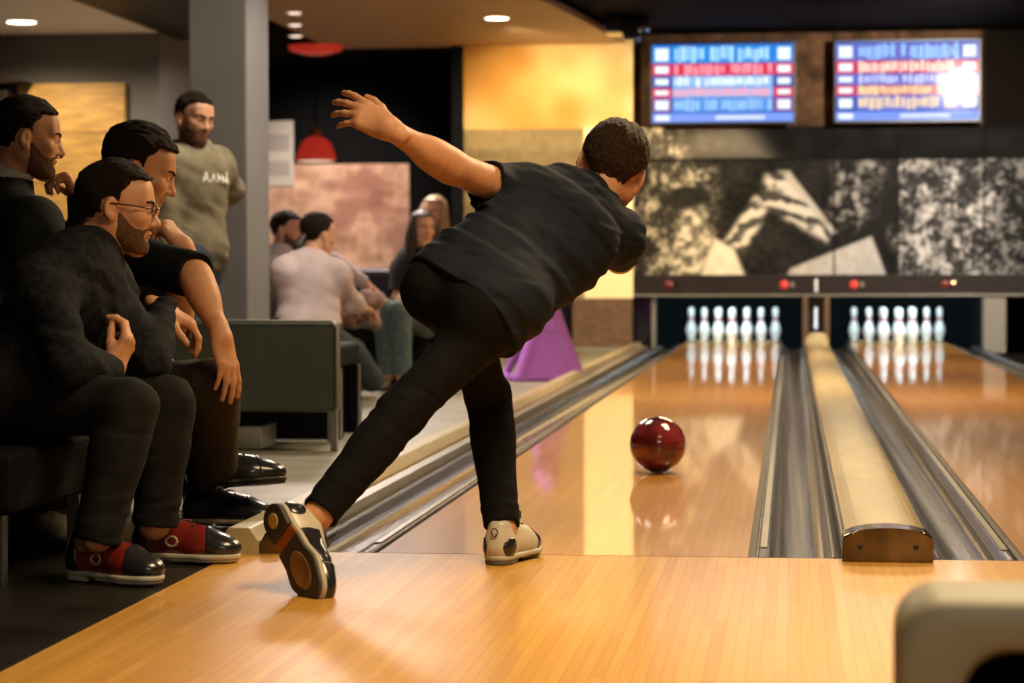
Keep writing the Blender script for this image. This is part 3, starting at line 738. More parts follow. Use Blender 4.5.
def hand_field(w, d, n, side, curl=(.25, .3, .35, .4), bend=.35, spread=.10, thumb=(.9, .35), s=1.0):
    """w wrist, d finger direction, n back-of-hand normal, side +1 left hand / -1 right hand (thumb side = side * right)"""
    F = Fld(np.array(w, float), frame(d, n), s); sx = side
    for i, (bx, by) in enumerate(FB): F.rc((sx * bx * .55, .004, -.002), (sx * bx, by - .008, -.001 - .002 * abs(i - 1.2)), .0145, .0112, k=.016)
    F.el((sx * .001, .050, -.003), (.036, .048, .0125), k=.012).el((sx * .024, .030, -.010), (.015, .028, .013), k=.014).el((sx * -.022, .034, -.009), (.013, .030, .012), k=.014)
    F.rc((0, -.035, 0), (0, .012, 0), .024, .0235, k=.02, n=(0, 0, 1), fl=.74)
    for i, (bx, by) in enumerate(FB):
        p = A(sx * bx, by - .006, 0); a = -curl[i]; sp = spread * (1.2 - i) * .9; r = (.0098, .0100, .0095, .0083)[i]
        for j, L in enumerate(FL[i]):
            dv = A(math.sin(sp) * sx * math.cos(a), math.cos(a) * math.cos(sp), math.sin(a)); q = p + dv * L
            F.rc(p, q, r * (1 - .07 * j), r * (.95 - .09 * j), k=.010 if j == 0 else .0035)
            p = q; a -= bend * (1.15 if j == 0 else .8)
    ang, drop = thumb
    p0 = A(sx * .020, .018, -.010); d0 = A(math.sin(ang) * sx, math.cos(ang), -drop); d0 = unit(d0); p1 = p0 + d0 * .042
    d1 = unit(d0 + A(-.25 * sx, .35, -.1)); p2 = p1 + d1 * .032; d2 = unit(d1 + A(-.2 * sx, .30, -.08)); p3 = p2 + d2 * .024
    F.rc(p0, p1, .0155, .0125, k=.014).rc(p1, p2, .0118, .0108, k=.005).rc(p2, p3, .0108, .0088, k=.004)
    return F
def torso(F, J, g=0, neck=True, w=1.0):
    lat, fr, up = J['ax']; ph = (J['hipL'] + J['hipR']) / 2; hl = unit(J['hipR'] - J['hipL']); hf = unit(np.cross(J['hup'], hl)); hu = np.cross(hl, hf)
    N = J['neck']; sm = (J['shL'] + J['shR']) / 2
    F.el(ph + hu * .045, (.168 * w + g, .118 * w + g, .125 + g), (hl, hf, hu), k=.05)
    for s in (-1, 1): F.el(ph + hl * s * .078 - hf * .058 - hu * .035, (.085 + g, .082 + g, .095 + g), (hl, hf, hu), k=.05)
    wa = ph + hu * .12; cm = N + (wa - N) * .42
    F.rc(wa, cm, .142 * w + g, .150 * w + g, k=.08, n=fr, fl=.74)
    F.el(N + (wa - N) * .38 + fr * .008, (.165 * w + g, .112 + g, .19 + g), (lat, fr, up), k=.07)
    for s, k in ((-1, 'shL'), (1, 'shR')):
        F.rc(N - up * .03, J[k] - up * .015, .058 + g, .056 + g, k=.05)
        F.el(J[k] - up * .01, (.058 + g, .060 + g, .062 + g), k=.05)
    if neck: F.rc(N - up * .01, J['headbase'], .056 + g, .054 + g, k=.035)
def arm(F, J, s, g=0, fore=True, flare=0):
    a, b, c = J['sh' + s], J['el' + s], J['wr' + s]
    F.rc(a, b, .053 + g, .042 + g + flare, k=.045)
    if fore:
        F.rc(b, c, .041 + g, .0265 + g, k=.025); F.el(b + (c - b) * .26, A(.043, .043, .075) + g, frame(unit(np.cross(c - b, (0.3, .5, .9))), c - b), k=.03)
def leg(F, J, s, g=0, gl=0):
    a, b, c = J['hip' + s], J['kn' + s], J['an' + s]; q = J.get('lg', 1.0)
    F.rc(a, b, .092 * q + g, .060 * q + g, k=.06); F.rc(b, c, .058 * q + g + gl * .3, .038 * q + g + gl, k=.035)
    bk = unit((b - a) / np.linalg.norm(b - a) - (c - b) / np.linalg.norm(c - b) + 1e-4)
    F.el(b + (c - b) * .30 - bk * .016 * -1 * 0 + 0, A(.056 * q, .056 * q, .11) + g, frame(unit(np.cross(c - b, (0.31, .5, .2))), c - b), k=.03)
SKIN = {}
def skin(tone):
    if tone not in SKIN: SKIN[tone] = mat('skin', tone, .54, sss=(.12, .012), noise=(38, .88), bump=(160, .06))
    return SKIN[tone]
def prep(J):
    J = {k: (np.array(v, float) if isinstance(v, (tuple, list)) else v) for k, v in J.items()}
    N = J['neck']; ph = (J['hipL'] + J['hipR']) / 2; up = unit(N - ph); lat = unit(J['shR'] - J['shL']); lat = unit(lat - up * (lat @ up)); J['ax'] = (lat, np.cross(up, lat), up)
    hl = unit(J['hipR'] - J['hipL']); hu = up if 'hup' not in J else J['hup']; hu = hu - hl * (hu @ hl); J['hup'] = unit(hu)
    J['headax'] = frame(J['face'], J['crown']); s = J.get('hs', 1.0); J['headbase'] = J['head'] + (A(0, -.022, -.055) * s) @ J['headax']
    pts = np.array([J[k] for k in J if k[:2] in ('sh', 'el', 'wr', 'hi', 'kn', 'an') or k in ('neck', 'head')])
    J['lo'] = pts.min(0) - .21; J['hi'] = pts.max(0) + .21; J['lo'][2] = min(J['lo'][2], -.02)
    return J
def person(label, J, base, tone, hands, h=.005):
    F = Fld(); torso(F, J, 0, w=J.get('w', 1)); arms = {}
    for s in 'LR':
        leg(F, J, s); W = arms[s] = Fld(); W.el(J['sh' + s], (.056, .056, .056)); arm(W, J, s)
        fc, ff_, fu = (np.array(v, float) for v in J['foot' + s]); fr3 = frame(ff_, fu); hl_ = fc + fr3[1] * .052 + fr3[2] * .050
        F.rc(J['an' + s], hl_ + fr3[2] * .03, .032, .025, k=.03).rc(hl_, fc + fr3[1] * .19 + fr3[2] * .036, .028, .022, k=.03)
        if s in hands:
            hk = dict(hands[s]); hf = hand_field(J['wr' + s], hk.pop('d'), hk.pop('n'), 1 if s == 'L' else -1, **hk)
            W.add(hf, J['wr' + s] + unit(hands[s]['d']) * .08, .15, k=.016)
    hs = J.get('hs', 1.0); H = head_field(J['head'], J['headax'], hs); F.add(H, J['head'], .16 * hs, k=.022)
    for s in 'LR': F.add(arms[s], (J['sh' + s] + J['wr' + s]) / 2, np.linalg.norm(J['sh' + s] - J['wr' + s]) / 2 + .36, k=.005)
    o = solid('person', F, J['lo'], J['hi'], h, skin(tone), base=base); o.location = base
    tag(o, label, 'person'); J['base'] = base; J['obj'] = o
    return o
def hair(J, m, vol=.010, style='short', seed=1, h=.004, long_pad=0):
    s = J.get('hs', 1.0); c = J['head']
    return solid('hair', hair_field(c, J['headax'], s, vol, style, seed), c - .17 * s - A(0, 0, long_pad), c + .17 * s, h, m, J['obj'], J['base'])
EYE_W = mat('eye_white', (.55, .50, .45), .3); EYE_D = mat('eye_iris', (.03, .018, .012), .2); LIP = mat('lips', (.36, .13, .085), .5)
def face_details(J, brow, h=.0025, lips=True):
    s = J.get('hs', 1.0); c = np.array(J['head']); ax = J['headax']; H = head_field(c, ax, s, False); lo, hi = c - .15, c + .15
    def loc(P): return (P - c) @ ax.T / s
    for sg in (-1, 1):
        def brows(P):
            q = loc(P); x = q[:, 0] * sg; t = np.clip((x - .014) / .036, 0, 1); zz = .021 + .006 * np.sin(t * 2.6)
            d = np.sqrt((np.maximum(np.abs(x - .032) - .019, 0)) ** 2 + (q[:, 2] - zz) ** 2) - .0042 * (1.1 - .5 * t)
            return np.maximum(np.maximum(H(P) / s - .0022, d), .04 - q[:, 1]) * s
        solid('eyebrow', brows, lo, hi, h, brow, J['obj'], J['base'])
        def eyes(P):
            q = loc(P); x = q[:, 0] * sg - .031; d = np.sqrt(x ** 2 + (q[:, 1] - .0772) ** 2 + (q[:, 2] - .002) ** 2) - .0128
            return np.maximum(np.maximum(d, np.sqrt((x / 1.9) ** 2 + (q[:, 2] - .001) ** 2) - .0052), .075 - q[:, 1]) * s
        ey = solid('eye', eyes, lo, hi, h * .7, EYE_W, J['obj'], J['base'])
        def iris(P):
            q = loc(P); x = q[:, 0] * sg - .031; d = np.sqrt(x ** 2 + (q[:, 1] - .0776) ** 2 + (q[:, 2] - .002) ** 2) - .0131
            return np.maximum(np.maximum(d, np.sqrt(x ** 2 + (q[:, 2] - .001) ** 2) - .0048), .08 - q[:, 1]) * s
        solid('iris', iris, lo, hi, h * .6, EYE_D, ey, J['base'])
    if lips:
        def lp(P):
            q = loc(P); x = np.abs(q[:, 0]); d = np.sqrt(np.maximum(x - .012, 0) ** 2 * .6 + (q[:, 2] + .063) ** 2) - .0085
            return np.maximum(np.maximum(H(P) / s - .0009, d), .07 - q[:, 1]) * s
        solid('lips', lp, lo, hi, h, LIP, J['obj'], J['base'])
def fold(P, d, f1, f2, amp, seed=0):
    """cloth folds running across direction d: quick change along d, slow change across it"""
    d = unit(d); e = unit(np.cross(d, (.3, .5, .81))); g = np.cross(d, e)
    q = np.stack([P @ d * f1, P @ e * f2, P @ g * f2], -1) + seed * 3.3
    q[:, 0] += .7 * vnoise(q * .6 + 9)
    return amp * vnoise(q)
def top(J, name, m, g=.014, sleeve=('short', 'short'), hem=-.06, folds=(), neck_r=.066, h=.005, extra=None, cutL=.62, cutR=.62, flare=.012, hemn=None):
    T = Fld(); torso(T, J, g, neck=False, w=J.get('w', 1)); up = J['ax'][2]
    T.rc(J['neck'] - up * .03, J['neck'] + (J['headbase'] - J['neck']) * .30, .064 + g, .056 + g, k=.03)
    if extra: extra(T)
    ph = (J['hipL'] + J['hipR']) / 2; hu = J['hup'] if hemn is None else unit(hemn); hp = ph + J['hup'] * hem
    F = Fld(); F.add(lambda P: np.maximum(T(P), -((P - hp) @ hu)), (ph + J['neck']) / 2, .55, k=.001)
    for s, kind in zip('LR', sleeve):
        arm(F, J, s, g, fore=(kind == 'long'), flare=flare if kind == 'short' else 0)
    for s, kind, cut in zip('LR', sleeve, (cutL, cutR)):
        a, b, c = J['sh' + s], J['el' + s], J['wr' + s]
        if kind == 'short': p = a + (b - a) * cut; q = unit(b - a); r = .085; F.rc(p + q * r, b + q * .25, r, r, k=.006, op='s')
        else: p = b + (c - b) * .95; q = unit(c - b); r = .052; F.rc(p + q * r, c + q * .05, r, r, k=.006, op='s')
    hb = J['headbase']; nd = unit(hb - J['neck'])
    F.rc(J['neck'] + nd * .035 - J['ax'][1] * .012, J['neck'] + nd * .16, neck_r, neck_r + .02, k=.006, op='s')
    def f(P):
        d = F(P); m = np.abs(d) < .05
        if m.any():
            Q = P[m]; dd = 0
            for args in folds: dd = dd + fold(Q, *args)
            d[m] = d[m] + dd
        return d
    J['topf'] = f
    return solid(name, f, J['lo'], J['hi'], h, m, J['obj'], J['base'])
def trousers(J, m, g=.012, gl=.016, waist=.10, folds=(), h=.005, name='trousers', hemL=.98, hemR=.98, under=False):
    T = Fld(); ph = (J['hipL'] + J['hipR']) / 2; hl = unit(J['hipR'] - J['hipL']); hu = J['hup']; hf = np.cross(hu, hl)
    w = J.get('w', 1); T.el(ph + hu * .045, (.168 * w + g, .118 * w + g, .125 + g), (hl, hf, hu), k=.05); T.rc(ph + hu * .08, ph + hu * .2, .142 * w + g, .142 * w + g, k=.08, n=hf, fl=.76)
    for s in (-1, 1): T.el(ph + hl * s * .078 - hf * .058 - hu * .035, (.085 + g, .082 + g, .095 + g), (hl, hf, hu), k=.05)
    wp = ph + hu * waist
    F = Fld(); F.add(lambda P: np.maximum(T(P), (P - wp) @ hu), ph, .32, k=.001)
    for s in 'LR': leg(F, J, s, g, gl)
    for s, t in (('L', hemL), ('R', hemR)):
        b, c = J['kn' + s], J['an' + s]; q = unit(c - b); p = b + (c - b) * t; r = .10; F.rc(p + q * (r - .012), c + q * .30, r, r, k=.006, op='s')
    def f(P):
        d = F(P); mk = np.abs(d) < .05
        if mk.any():
            Q = P[mk]; dd = 0
            for s in 'LR':
                a, b, c = J['hip' + s], J['kn' + s], J['an' + s]
                kn = np.exp(-(((Q - b) ** 2).sum(1)) / .018); lo = np.exp(-(((Q - c) ** 2).sum(1)) / .02); hp_ = np.exp(-(((Q - a) ** 2).sum(1)) / .03)
                dd = dd + fold(Q, (c - b) + .25 * A(.3, .2, -.3), 55, 15, .0042, 3) * (kn + lo) + fold(Q, b - a, 38, 12, .004, 5) * (hp_ + .5 * kn)
            for args in folds: dd = dd + fold(Q, *args)
            d[mk] = d[mk] + dd
            if under: d[mk] = np.maximum(d[mk], -(J['topf'](Q) + .003))
        return d
    return solid(name, f, J['lo'], J['hi'], h, m, J['obj'], J['base'])
def shoe_fields(c, fwd, up, s=1.0):
    ax = frame(fwd, up); c = np.array(c, float)
    U = Fld(c, ax, s)
    U.rc((0, .040, .035), (0, .046, .088), .035, .031, k=.02).rc((0, .05, .045), (0, .18, .036), .037, .038, k=.03).rc((0, .085, .083), (.002, .19, .052), .028, .030, k=.03)
    U.el((.003, .195, .034), (.047, .070, .034), k=.03).el((.004, .238, .032), (.041, .048, .028), k=.02)
    U.rc((0, .040, .135), (0, .075, .118), .027, .022, k=.008, op='s')
    def upper(P):
        return np.maximum(U(P), (-((P - c) @ ax[2]) + .014 * s))
    def outline(q):
        def disc(x, y, r): return np.sqrt((q[:, 0] - x) ** 2 + (q[:, 1] - y) ** 2) - r
        def seg(a, b, ra, rb):
            a = np.array(a); b = np.array(b); ab = b - a; w = q[:, :2] - a; t = np.clip(w @ ab / (ab @ ab), 0, 1); return np.sqrt(((w - t[:, None] * ab) ** 2).sum(1)) - (ra + (rb - ra) * t)
        return smin(smin(seg((0, .042), (.001, .13), .037, .036), seg((.002, .13), (.004, .200), .036, .049), .03), seg((.004, .2), (.006, .242), .049, .041), .02)
    def slab(z0, z1, rnd=.004, grow=0, y0=-1, y1=1):
        def f(P):
            q = (P - c) @ ax.T / s; d = outline(q) - grow
            dz = np.abs(q[:, 2] - (z0 + z1) / 2) - (z1 - z0) / 2
            a = np.stack([d + rnd, dz + rnd], -1); r = np.minimum(a.max(1), 0) + np.sqrt((np.maximum(a, 0) ** 2).sum(1)) - rnd
            return np.maximum(np.maximum(r, y0 - q[:, 1]), q[:, 1] - y1) * s
        return f
    def region(g, fn):
        def f(P):
            q = (P - c) @ ax.T / s
            return np.maximum(upper(P) - g * s, fn(q) * s)
        return f
    return ax, upper, slab, region
def shoe(J, c, fwd, up, mats, s=1.0, h=.0035, laces=None, sole=True, detail=True, label=None, sole_detail=False):
    """mats: upper, sole, toe cap, heel"""
    ax, upper, slab, region = shoe_fields(c, fwd, up, s); c = np.array(c, float); base = J['base']
    mid = c + ax[1] * .14 * s; lo = mid - .21 * s; hi = mid + .21 * s
    o = solid('shoe', upper, lo, hi, h, mats[0], J['obj'], base)
    if label: o['label'] = label
    solid('sole', slab(.006, .020, .005, .003), lo, hi, h, mats[1], o, base)
    solid('heel', slab(-.006, .010, .003, .001, y1=.085), lo, hi, h, mats[3], o, base)
    solid('forefoot_sole', slab(.0, .009, .003, -.001, y0=.115), lo, hi, h, mats[4] if len(mats) > 4 else mats[3], o, base)
    if detail:
        solid('toe_cap', region(.002, lambda q: .196 + .5 * np.abs(q[:, 0]) ** 1.2 - q[:, 1]), lo, hi, h, mats[2], o, base)
    if laces is not None:
        mb = MB()
        for i in range(5):
            y = .100 + .020 * i; z = .1195 - .40 * (y - .09)
            pts = [c + (A(x, y + .010 * (x / .02) * (1 if i % 2 else -1), z - 9 * x * x) * s) @ ax for x in np.linspace(-.021, .021, 7)]
            mb.tube([Vector(p - np.array(base)) for p in pts], .0024 * s, 6)
        for sg in (-1, 1):
            pts = [c + (A(*v) * s) @ ax for v in ((0, .098, .121), (sg * .018, .095, .138), (sg * .036, .108, .128), (sg * .030, .125, .110))]
            mb.tube([Vector(p - np.array(base)) for p in pts], .0024 * s, 6)
        mb.build('laces', laces, o)
    return o, ax
HAIR_D = mat('hair_dark', (.026, .014, .0085), .6, spec=.12, noise=(170, .30), bump=(260, 1.0), stretch=(2.5, .6, 1))
HAIR_B = mat('hair_brown', (.075, .040, .022), .55, spec=.15, noise=(130, .30), bump=(260, 1.0), stretch=(2.5, .6, 1))
BEARD = mat('beard_dark', (.048, .025, .014), .8, spec=.15, noise=(260, .5, (.15, .068, .034)), bump=(300, .5))
BLACK_CLOTH = mat('black_trouser_cloth', (.0060, .0056, .0058), .85, spec=.12, noise=(30, .7), bump=(120, .12))
NAVY = mat('navy_tshirt_cloth', (.0095, .0125, .0215), .8, spec=.18, noise=(14, .8), bump=(180, .10))
TAN = (.58, .27, .13); FAIR = (.62, .32, .19)

# ---------------------------------------------------------------- the bowler
B = prep(dict(hipL=(-0.2710, -0.2447, 0.7213), hipR=(-0.1252, -0.3295, 0.6701), knL=(-0.1971, -0.0029, 0.4290), anL=(-0.1391, -0.1876, 0.0881), knR=(-0.3534, -0.5056, 0.4204), anR=(-0.5336, -0.6859, 0.1763),
    neck=(0.0624, 0.1453, 0.9590), shL=(-0.1036, -0.0152, 0.9772), shR=(0.1408, 0.2126, 0.8736), elL=(-0.2607, -0.2536, 1.0492), wrL=(-0.4016, -0.4189, 1.1426), elR=(0.1260, 0.4911, 0.8135), wrR=(0.0835, 0.7398, 0.8757),
    head=(0.1173, 0.2658, 1.0609), face=(-0.1454, 0.9588, -0.2441), crown=(0.2662, 0.3447, 0.9002), hup=(0.6069, 0.4662, 0.6437), lg=.80, hs=1.10, w=.93,
    footL=((*(-0.1526, -0.2516, 0.0000)[:2], .006), (.22, .975, 0), (0, 0, 1)), footR=((-0.6448, -0.7488, 0.2038), (0.4897, -0.5321, -0.6907), (0.5661, 0.8243, -0.0042))))
bow = person('person in navy T-shirt and black trousers, bent low after throwing the bowling ball', B, (-0.2083, -0.3088, 0.0223), TAN,
    dict(L=dict(d=(-0.8756, 0.0312, 0.4819), n=(0.3101, -0.8922, 0.3283), curl=(.20, .32, .42, .50), bend=.30, spread=.15, thumb=(.75, .2)), R=dict(d=(-0.2005, 0.8665, 0.4571), n=(0.8887, 0.2499, 0.3843), curl=(.3, .35, .4, .45))), h=.0042)
hair(B, HAIR_B, .012, 'short', 2, .0026)
lat, fr, up_ = B['ax']
def drape(F):
    ph = (B['hipL'] + B['hipR']) / 2
    F.rc(B['neck'] - up_ * .10 + fr * .02, ph + up_ * .10 + fr * .05, .146, .150, k=.06, n=fr, fl=.80)
    for k_ in 'LR': F.rc(B['hip' + k_] + B['hup'] * .03, B['hip' + k_] + (B['kn' + k_] - B['hip' + k_]) * .2, .108, .098, k=.05)
    F.rc(ph + up_ * .16, ph - up_ * .01 + fr * .02, .150, .158, k=.06, n=fr, fl=.78)
top(B, 't_shirt', NAVY, .012, ('short', 'short'), -.040, folds=[((0.5479, 0.3015, 0.7803), 38, 3.0, .008, 1), ((0.8380, 0.4242, -0.3432), 20, 4, .004, 2), ((0.1935, 0.0531, 0.9797), 70, 8, .0028, 4)], h=.0045, extra=drape, cutL=.44, cutR=.60, flare=.010, neck_r=.056, hemn=(0.6146, 0.4475, 0.6496))
trousers(B, BLACK_CLOTH,   .009, .010, .09, h=.0045, under=True)
W_LEA = mat('shoe_white_leather', (.62, .54, .42), .4, noise=(20, .85)); B_LEA = mat('shoe_black_leather', (.018, .017, .019), .25, coat=.4)
G_SOLE = mat('shoe_grey_sole', (.10, .10, .09), .5); R_TAN = mat('sole_tan_pad', (.42, .20, .06), .7, noise=(12, .4)); Y_PAD = mat('sole_yellow_disc', (.62, .40, .10), .6, noise=(18, .8)); O_PAD = mat('sole_orange_shank', (.50, .13, .03), .55, noise=(8, .7)); D_PAD = mat('sole_dark_rubber', (.055, .042, .028), .6)
W_SOLE = mat('shoe_pale_sole', (.45, .40, .30), .5)
LACE = mat('lace_dark', (.05, .03, .02), .7)
def bowler_shoe(c, fwd, up, which):
    o, ax = shoe(B, c, fwd, up, (W_LEA, W_SOLE, B_LEA, G_SOLE if which == 'L' else D_PAD, D_PAD), 1.0 if which == 'L' else 1.07, .003, LACE, label='white and black bowling shoe with its sole turned to the camera' if which == 'R' else 'white and black bowling shoe flat on the boards')
    _, upper, slab, region = shoe_fields(c, fwd, up, 1.0 if which == 'L' else 1.07); c = np.array(c); mid = c + ax[1] * .14; lo, hi = mid - .2, mid + .2
    for sg in (-1, 1):
        solid('heel_patch', region(.0022, lambda q: np.sqrt((q[:, 1] - .034) ** 2 + (q[:, 2] - .040) ** 2 + 0 * q[:, 0]) - .026 + 10 * np.maximum(-(q[:, 0] * sg - .012), 0)), lo, hi, .003, B_LEA, o, B['base'])
    # round emblem on the heel
    mb = MB(); pts = []
    for i in range(17):
        a = 2 * math.pi * i / 16; x, z = .0085 * math.cos(a), .0105 * math.sin(a)
        pts.append(Vector(c + A(x, .0035 - .0 + .012 * abs(x) , .082 + z) @ ax - np.array(B['base'])))
    mb.tube(pts, .0018, 6, cap=False); mb.build('heel_emblem', B_LEA, o)
    if which == 'R':
        solid('side_panel', region(.0016, lambda q: np.maximum(np.maximum(.095 - q[:, 1], q[:, 1] - .21), np.maximum(.012 - q[:, 0], q[:, 2] - .085 + .25 * (q[:, 1] - .09)))), lo, hi, .003, B_LEA, o, B['base'])
        def bits(cx, cy, rx, ry, z0, z1):
            def f(P):
                q = (P - c) @ ax.T / 1.07; d = (np.sqrt(((q[:, 0] - cx) / rx) ** 2 + ((q[:, 1] - cy) / ry) ** 2) - 1) * min(rx, ry); return np.maximum(d, np.abs(q[:, 2] - (z0 + z1) / 2) - (z1 - z0) / 2)
            return f
        solid('heel_disc', bits(0, .046, .017, .019, -.0085, .004), lo, hi, .0025, Y_PAD, o, B['base'])
        solid('orange_shank', slab(.004, .012, .002, -.002, y0=.083, y1=.135), lo, hi, .0025, O_PAD, o, B['base'])
        solid('slide_pad', bits(.004, .195, .030, .050, -.002, .006), lo, hi, .0025, R_TAN, o, B['base'])
    return o
bowler_shoe(*B['footL'], 'L')
bowler_shoe(*B['footR'], 'R')

# ---------------------------------------------------------------- the seated men at the left
R_LEA = mat('shoe_red_leather', (.20, .018, .012), .28, coat=.4, noise=(20, .6)); T_LEA = mat('shoe_tan_leather', (.42, .24, .12), .45); SOCK = mat('sock_beige', (.42, .33, .23), .8)
S_LEA = mat('shoe_silver_leather', (.55, .50, .44), .3, metal=.3, noise=(16, .3)); BLK_SOLE = mat('shoe_black_sole', (.012, .011, .010), .5)
def ff(heel, toe): a = np.array(heel); b = np.array(toe); return (A(a[0], a[1], .004), A(b[0] - a[0], b[1] - a[1], 0), A(0, 0, 1))
PRINT = mat('dark_patterned_cloth', (.015, .016, .020), .85, spec=.15, noise=(60, 1, (.004, .0045, .006)), bump=(150, .15))
CHAR = mat('charcoal_trouser_cloth', (.0115, .0105, .010), .85, spec=.15, noise=(25, .7), bump=(140, .12))
a = prep(dict(hipR=(-1.3793, -0.4871, 0.4505), hipL=(-1.4367, -0.2720, 0.4600), knR=(-1.0356, -0.6075, 0.4333), anR=(-1.0940, -0.6796, 0.1173), knL=(-1.0209, -0.3036, 0.4261), anL=(-1.0467, -0.3265, 0.1094),
    neck=(-1.2431, -0.2988, 0.8001), shR=(-1.2942, -0.4780, 0.7428), shL=(-1.2432, -0.1190, 0.7487), elR=(-1.1809, -0.6217, 0.5394), wrR=(-1.1230, -0.4339, 0.5241), elL=(-1.0659, -0.2954, 0.5423), wrL=(-1.0882, -0.0723, 0.6768),
    head=(-1.1677, -0.2450, 0.9471), face=(0.9681, 0.2119, -0.1335), crown=(0.1267, 0.0454, 0.9909), hup=(0.4429, 0.0805, 0.8930), w=.95, lg=.96, hs=1.0,
    footR=ff((-1.1988, -0.5795, 0.0000), (-0.9048, -0.7190, 0.0000)), footL=ff((-1.1397, -0.2240, 0.0000), (-0.8873, -0.2416, 0.0000))))
person('person with glasses and short beard in dark patterned top and red bowling shoes, seated nearest', a, (-1.4144, -0.2518, 0.0000), TAN,
    dict(R=dict(d=(0.4149, 0.3271, 0.8490), n=(0.8903, -0.1884, -0.4145), curl=(.7, .75, .8, .85), bend=.6, spread=.02, thumb=(.3, .6)), L=dict(d=(0.7860, 0.3931, -0.4771), n=(0.5348, -0.0161, 0.8448), curl=(.55, .6, .65, .7), bend=.45)), h=.0045)
hair(a, HAIR_D, .011, 'short', 3, .0026)
solid('beard', beard_field(a['head'], a['headax'], 1.0, .003), a['head'] - .16, a['head'] + .16, .0035, BEARD, a['obj'], a['base'])
top(a, 'long_sleeved_top', PRINT, .014, ('long', 'long'), -.02, folds=[((0.5833, 0.5189, 0.6249), 26, 7, .006, 1), ((0.1519, 0.3310, 0.9313), 40, 10, .004, 3)], neck_r=.064)
trousers(a, CHAR, .012, .012, .10, hemR=1.05, hemL=1.0)
face_details(a, HAIR_D)
mb = MB(); hx = a['headax']; hc = a['head'] - np.array(a['base'])
def hp(v): return Vector(hc + A(*v) @ hx)
for sg in (-1, 1):
    ring_ = [hp((sg * (.033 + .022 * math.cos(t)), .104 - .35 * abs(.022 * math.cos(t)) * (1 if math.cos(t) > 0 else .1), .004 + .017 * math.sin(t))) for t in np.linspace(0, 2 * math.pi, 25)]
    mb.tube(ring_, .0018, 6, cap=False)
    mb.tube([hp((sg * .055, .097, .008)), hp((sg * .078, .050, .010)), hp((sg * .083, -.012, .008)), hp((sg * .080, -.026, -.010))], .0022, 6)
mb.tube([hp((-.012, .106, .010)), hp((0, .110, .013)), hp((.012, .106, .010))], .0018, 6)
gl = mb.build('glasses', mat('glasses_frame', (.035, .020, .014), .3), a['obj'])
shoe(a, *a['footR'], (R_LEA, W_SOLE, B_LEA, W_SOLE), s=1.07, laces=mat('lace_red', (.10, .012, .01), .7), label='red shoe with black toe cap')
shoe(a, *a['footL'], (R_LEA, W_SOLE, B_LEA, W_SOLE), s=1.07, laces=mat('lace_red', (.10, .012, .01), .7), label='red shoe with black toe cap')
for ft_ in ('footR', 'footL'):
    ax_, up__, sl_, rg_ = shoe_fields(*a[ft_], 1.07); c0 = a[ft_][0] + ax_[1] * .12
    solid('heel_counter', rg_(.0016, lambda q: q[:, 1] - .052 - .25 * (.07 - q[:, 2])), c0 - .2, c0 + .16, .003, B_LEA, [o for o in a['obj'].children if o.name.startswith('shoe')][0 if ft_ == 'footR' else 1], a['base'])
    solid('shoe_emblem', rg_(.0018, lambda q: np.maximum(np.abs(np.sqrt((q[:, 1] - .118) ** 2 * .6 + (q[:, 2] - .050) ** 2) - .012) - .0028, .005 - q[:, 0])), c0 - .16, c0 + .16, .0025, mat('emblem_pale', (.50, .40, .26), .5), [o for o in a['obj'].children if o.name.startswith('shoe')][0 if ft_ == 'footR' else 1], a['base'])
for k_ in ('anR', 'anL'):
    hl_ = A(*a['foot' + k_[2]][0]) + unit(a['foot' + k_[2]][1]) * .052 + A(0, 0, .066); F = Fld(); F.rc(hl_, a[k_] + A(0, 0, .045), .030, .047); solid('sock', F, a[k_] - .14, a[k_] + .14, .005, SOCK, a['obj'], a['base'])

DARKT = mat('black_tshirt_cloth', (.007, .007, .0085), .85, spec=.15, noise=(20, .7), bump=(150, .12))
BROWN_T = mat('brown_trouser_cloth', (.056, .039, .023), .85, spec=.15, noise=(22, .7), bump=(140, .12))
b = prep(dict(hipR=(-1.3723, 0.3794, 0.4211), hipL=(-1.4239, 0.6153, 0.4270), knR=(-1.0090, 0.1418, 0.4462), anR=(-1.0881, 0.4475, 0.2100), knL=(-1.1407, 0.4680, 0.4293), anL=(-1.1646, 0.6961, 0.0714),
    neck=(-1.4023, 0.4298, 0.8714), shR=(-1.3033, 0.2790, 0.8225), shL=(-1.3826, 0.5924, 0.8369), elR=(-1.0497, 0.1163, 0.7642), wrR=(-0.9542, 0.0419, 0.5911), elL=(-1.2101, 0.5265, 0.6372), wrL=(-1.1457, 0.3594, 0.8518),
    head=(-1.2770, 0.3503, 1.0751), face=(0.9019, 0.2588, -0.3458), crown=(0.3572, 0.0713, 0.9313), hup=(0.4021, 0.0762, 0.9124), w=.95, lg=.98, hs=1.03,
    footR=((-1.1855, 0.5137, 0.1193), (0.9615, 0.2695, 0.0535), (-0.0637, 0.1246, 0.9902)), footL=ff((-1.2308, 0.6338, 0.0000), (-0.9248, 0.6081, 0.0000))))
person('person in black T-shirt and brown trousers, seated with chin resting on a hand', b, (-1.3901, 0.6181, 0.0000), TAN,
    dict(R=dict(d=(0.2362, -0.1038, -0.9661), n=(0.8575, -0.4416, 0.2640), curl=(.10, .16, .22, .28), bend=.22, spread=.07, thumb=(.55, .35)), L=dict(d=(-0.6439, -0.0021, 0.7651), n=(0.7546, -0.1748, 0.6325), curl=(1.15, 1.2, 1.2, 1.2), bend=.75, spread=.03, thumb=(.3, .5))), h=.0045)
hair(b, HAIR_D, .016, 'short', 5, .0026)
face_details(b, HAIR_D)
top(b, 't_shirt', DARKT, .014, ('short', 'short'), -.02, folds=[((0.5833, 0.5189, 0.6249), 26, 7, .006, 2)], cutR=.93, cutL=.86, flare=.010)
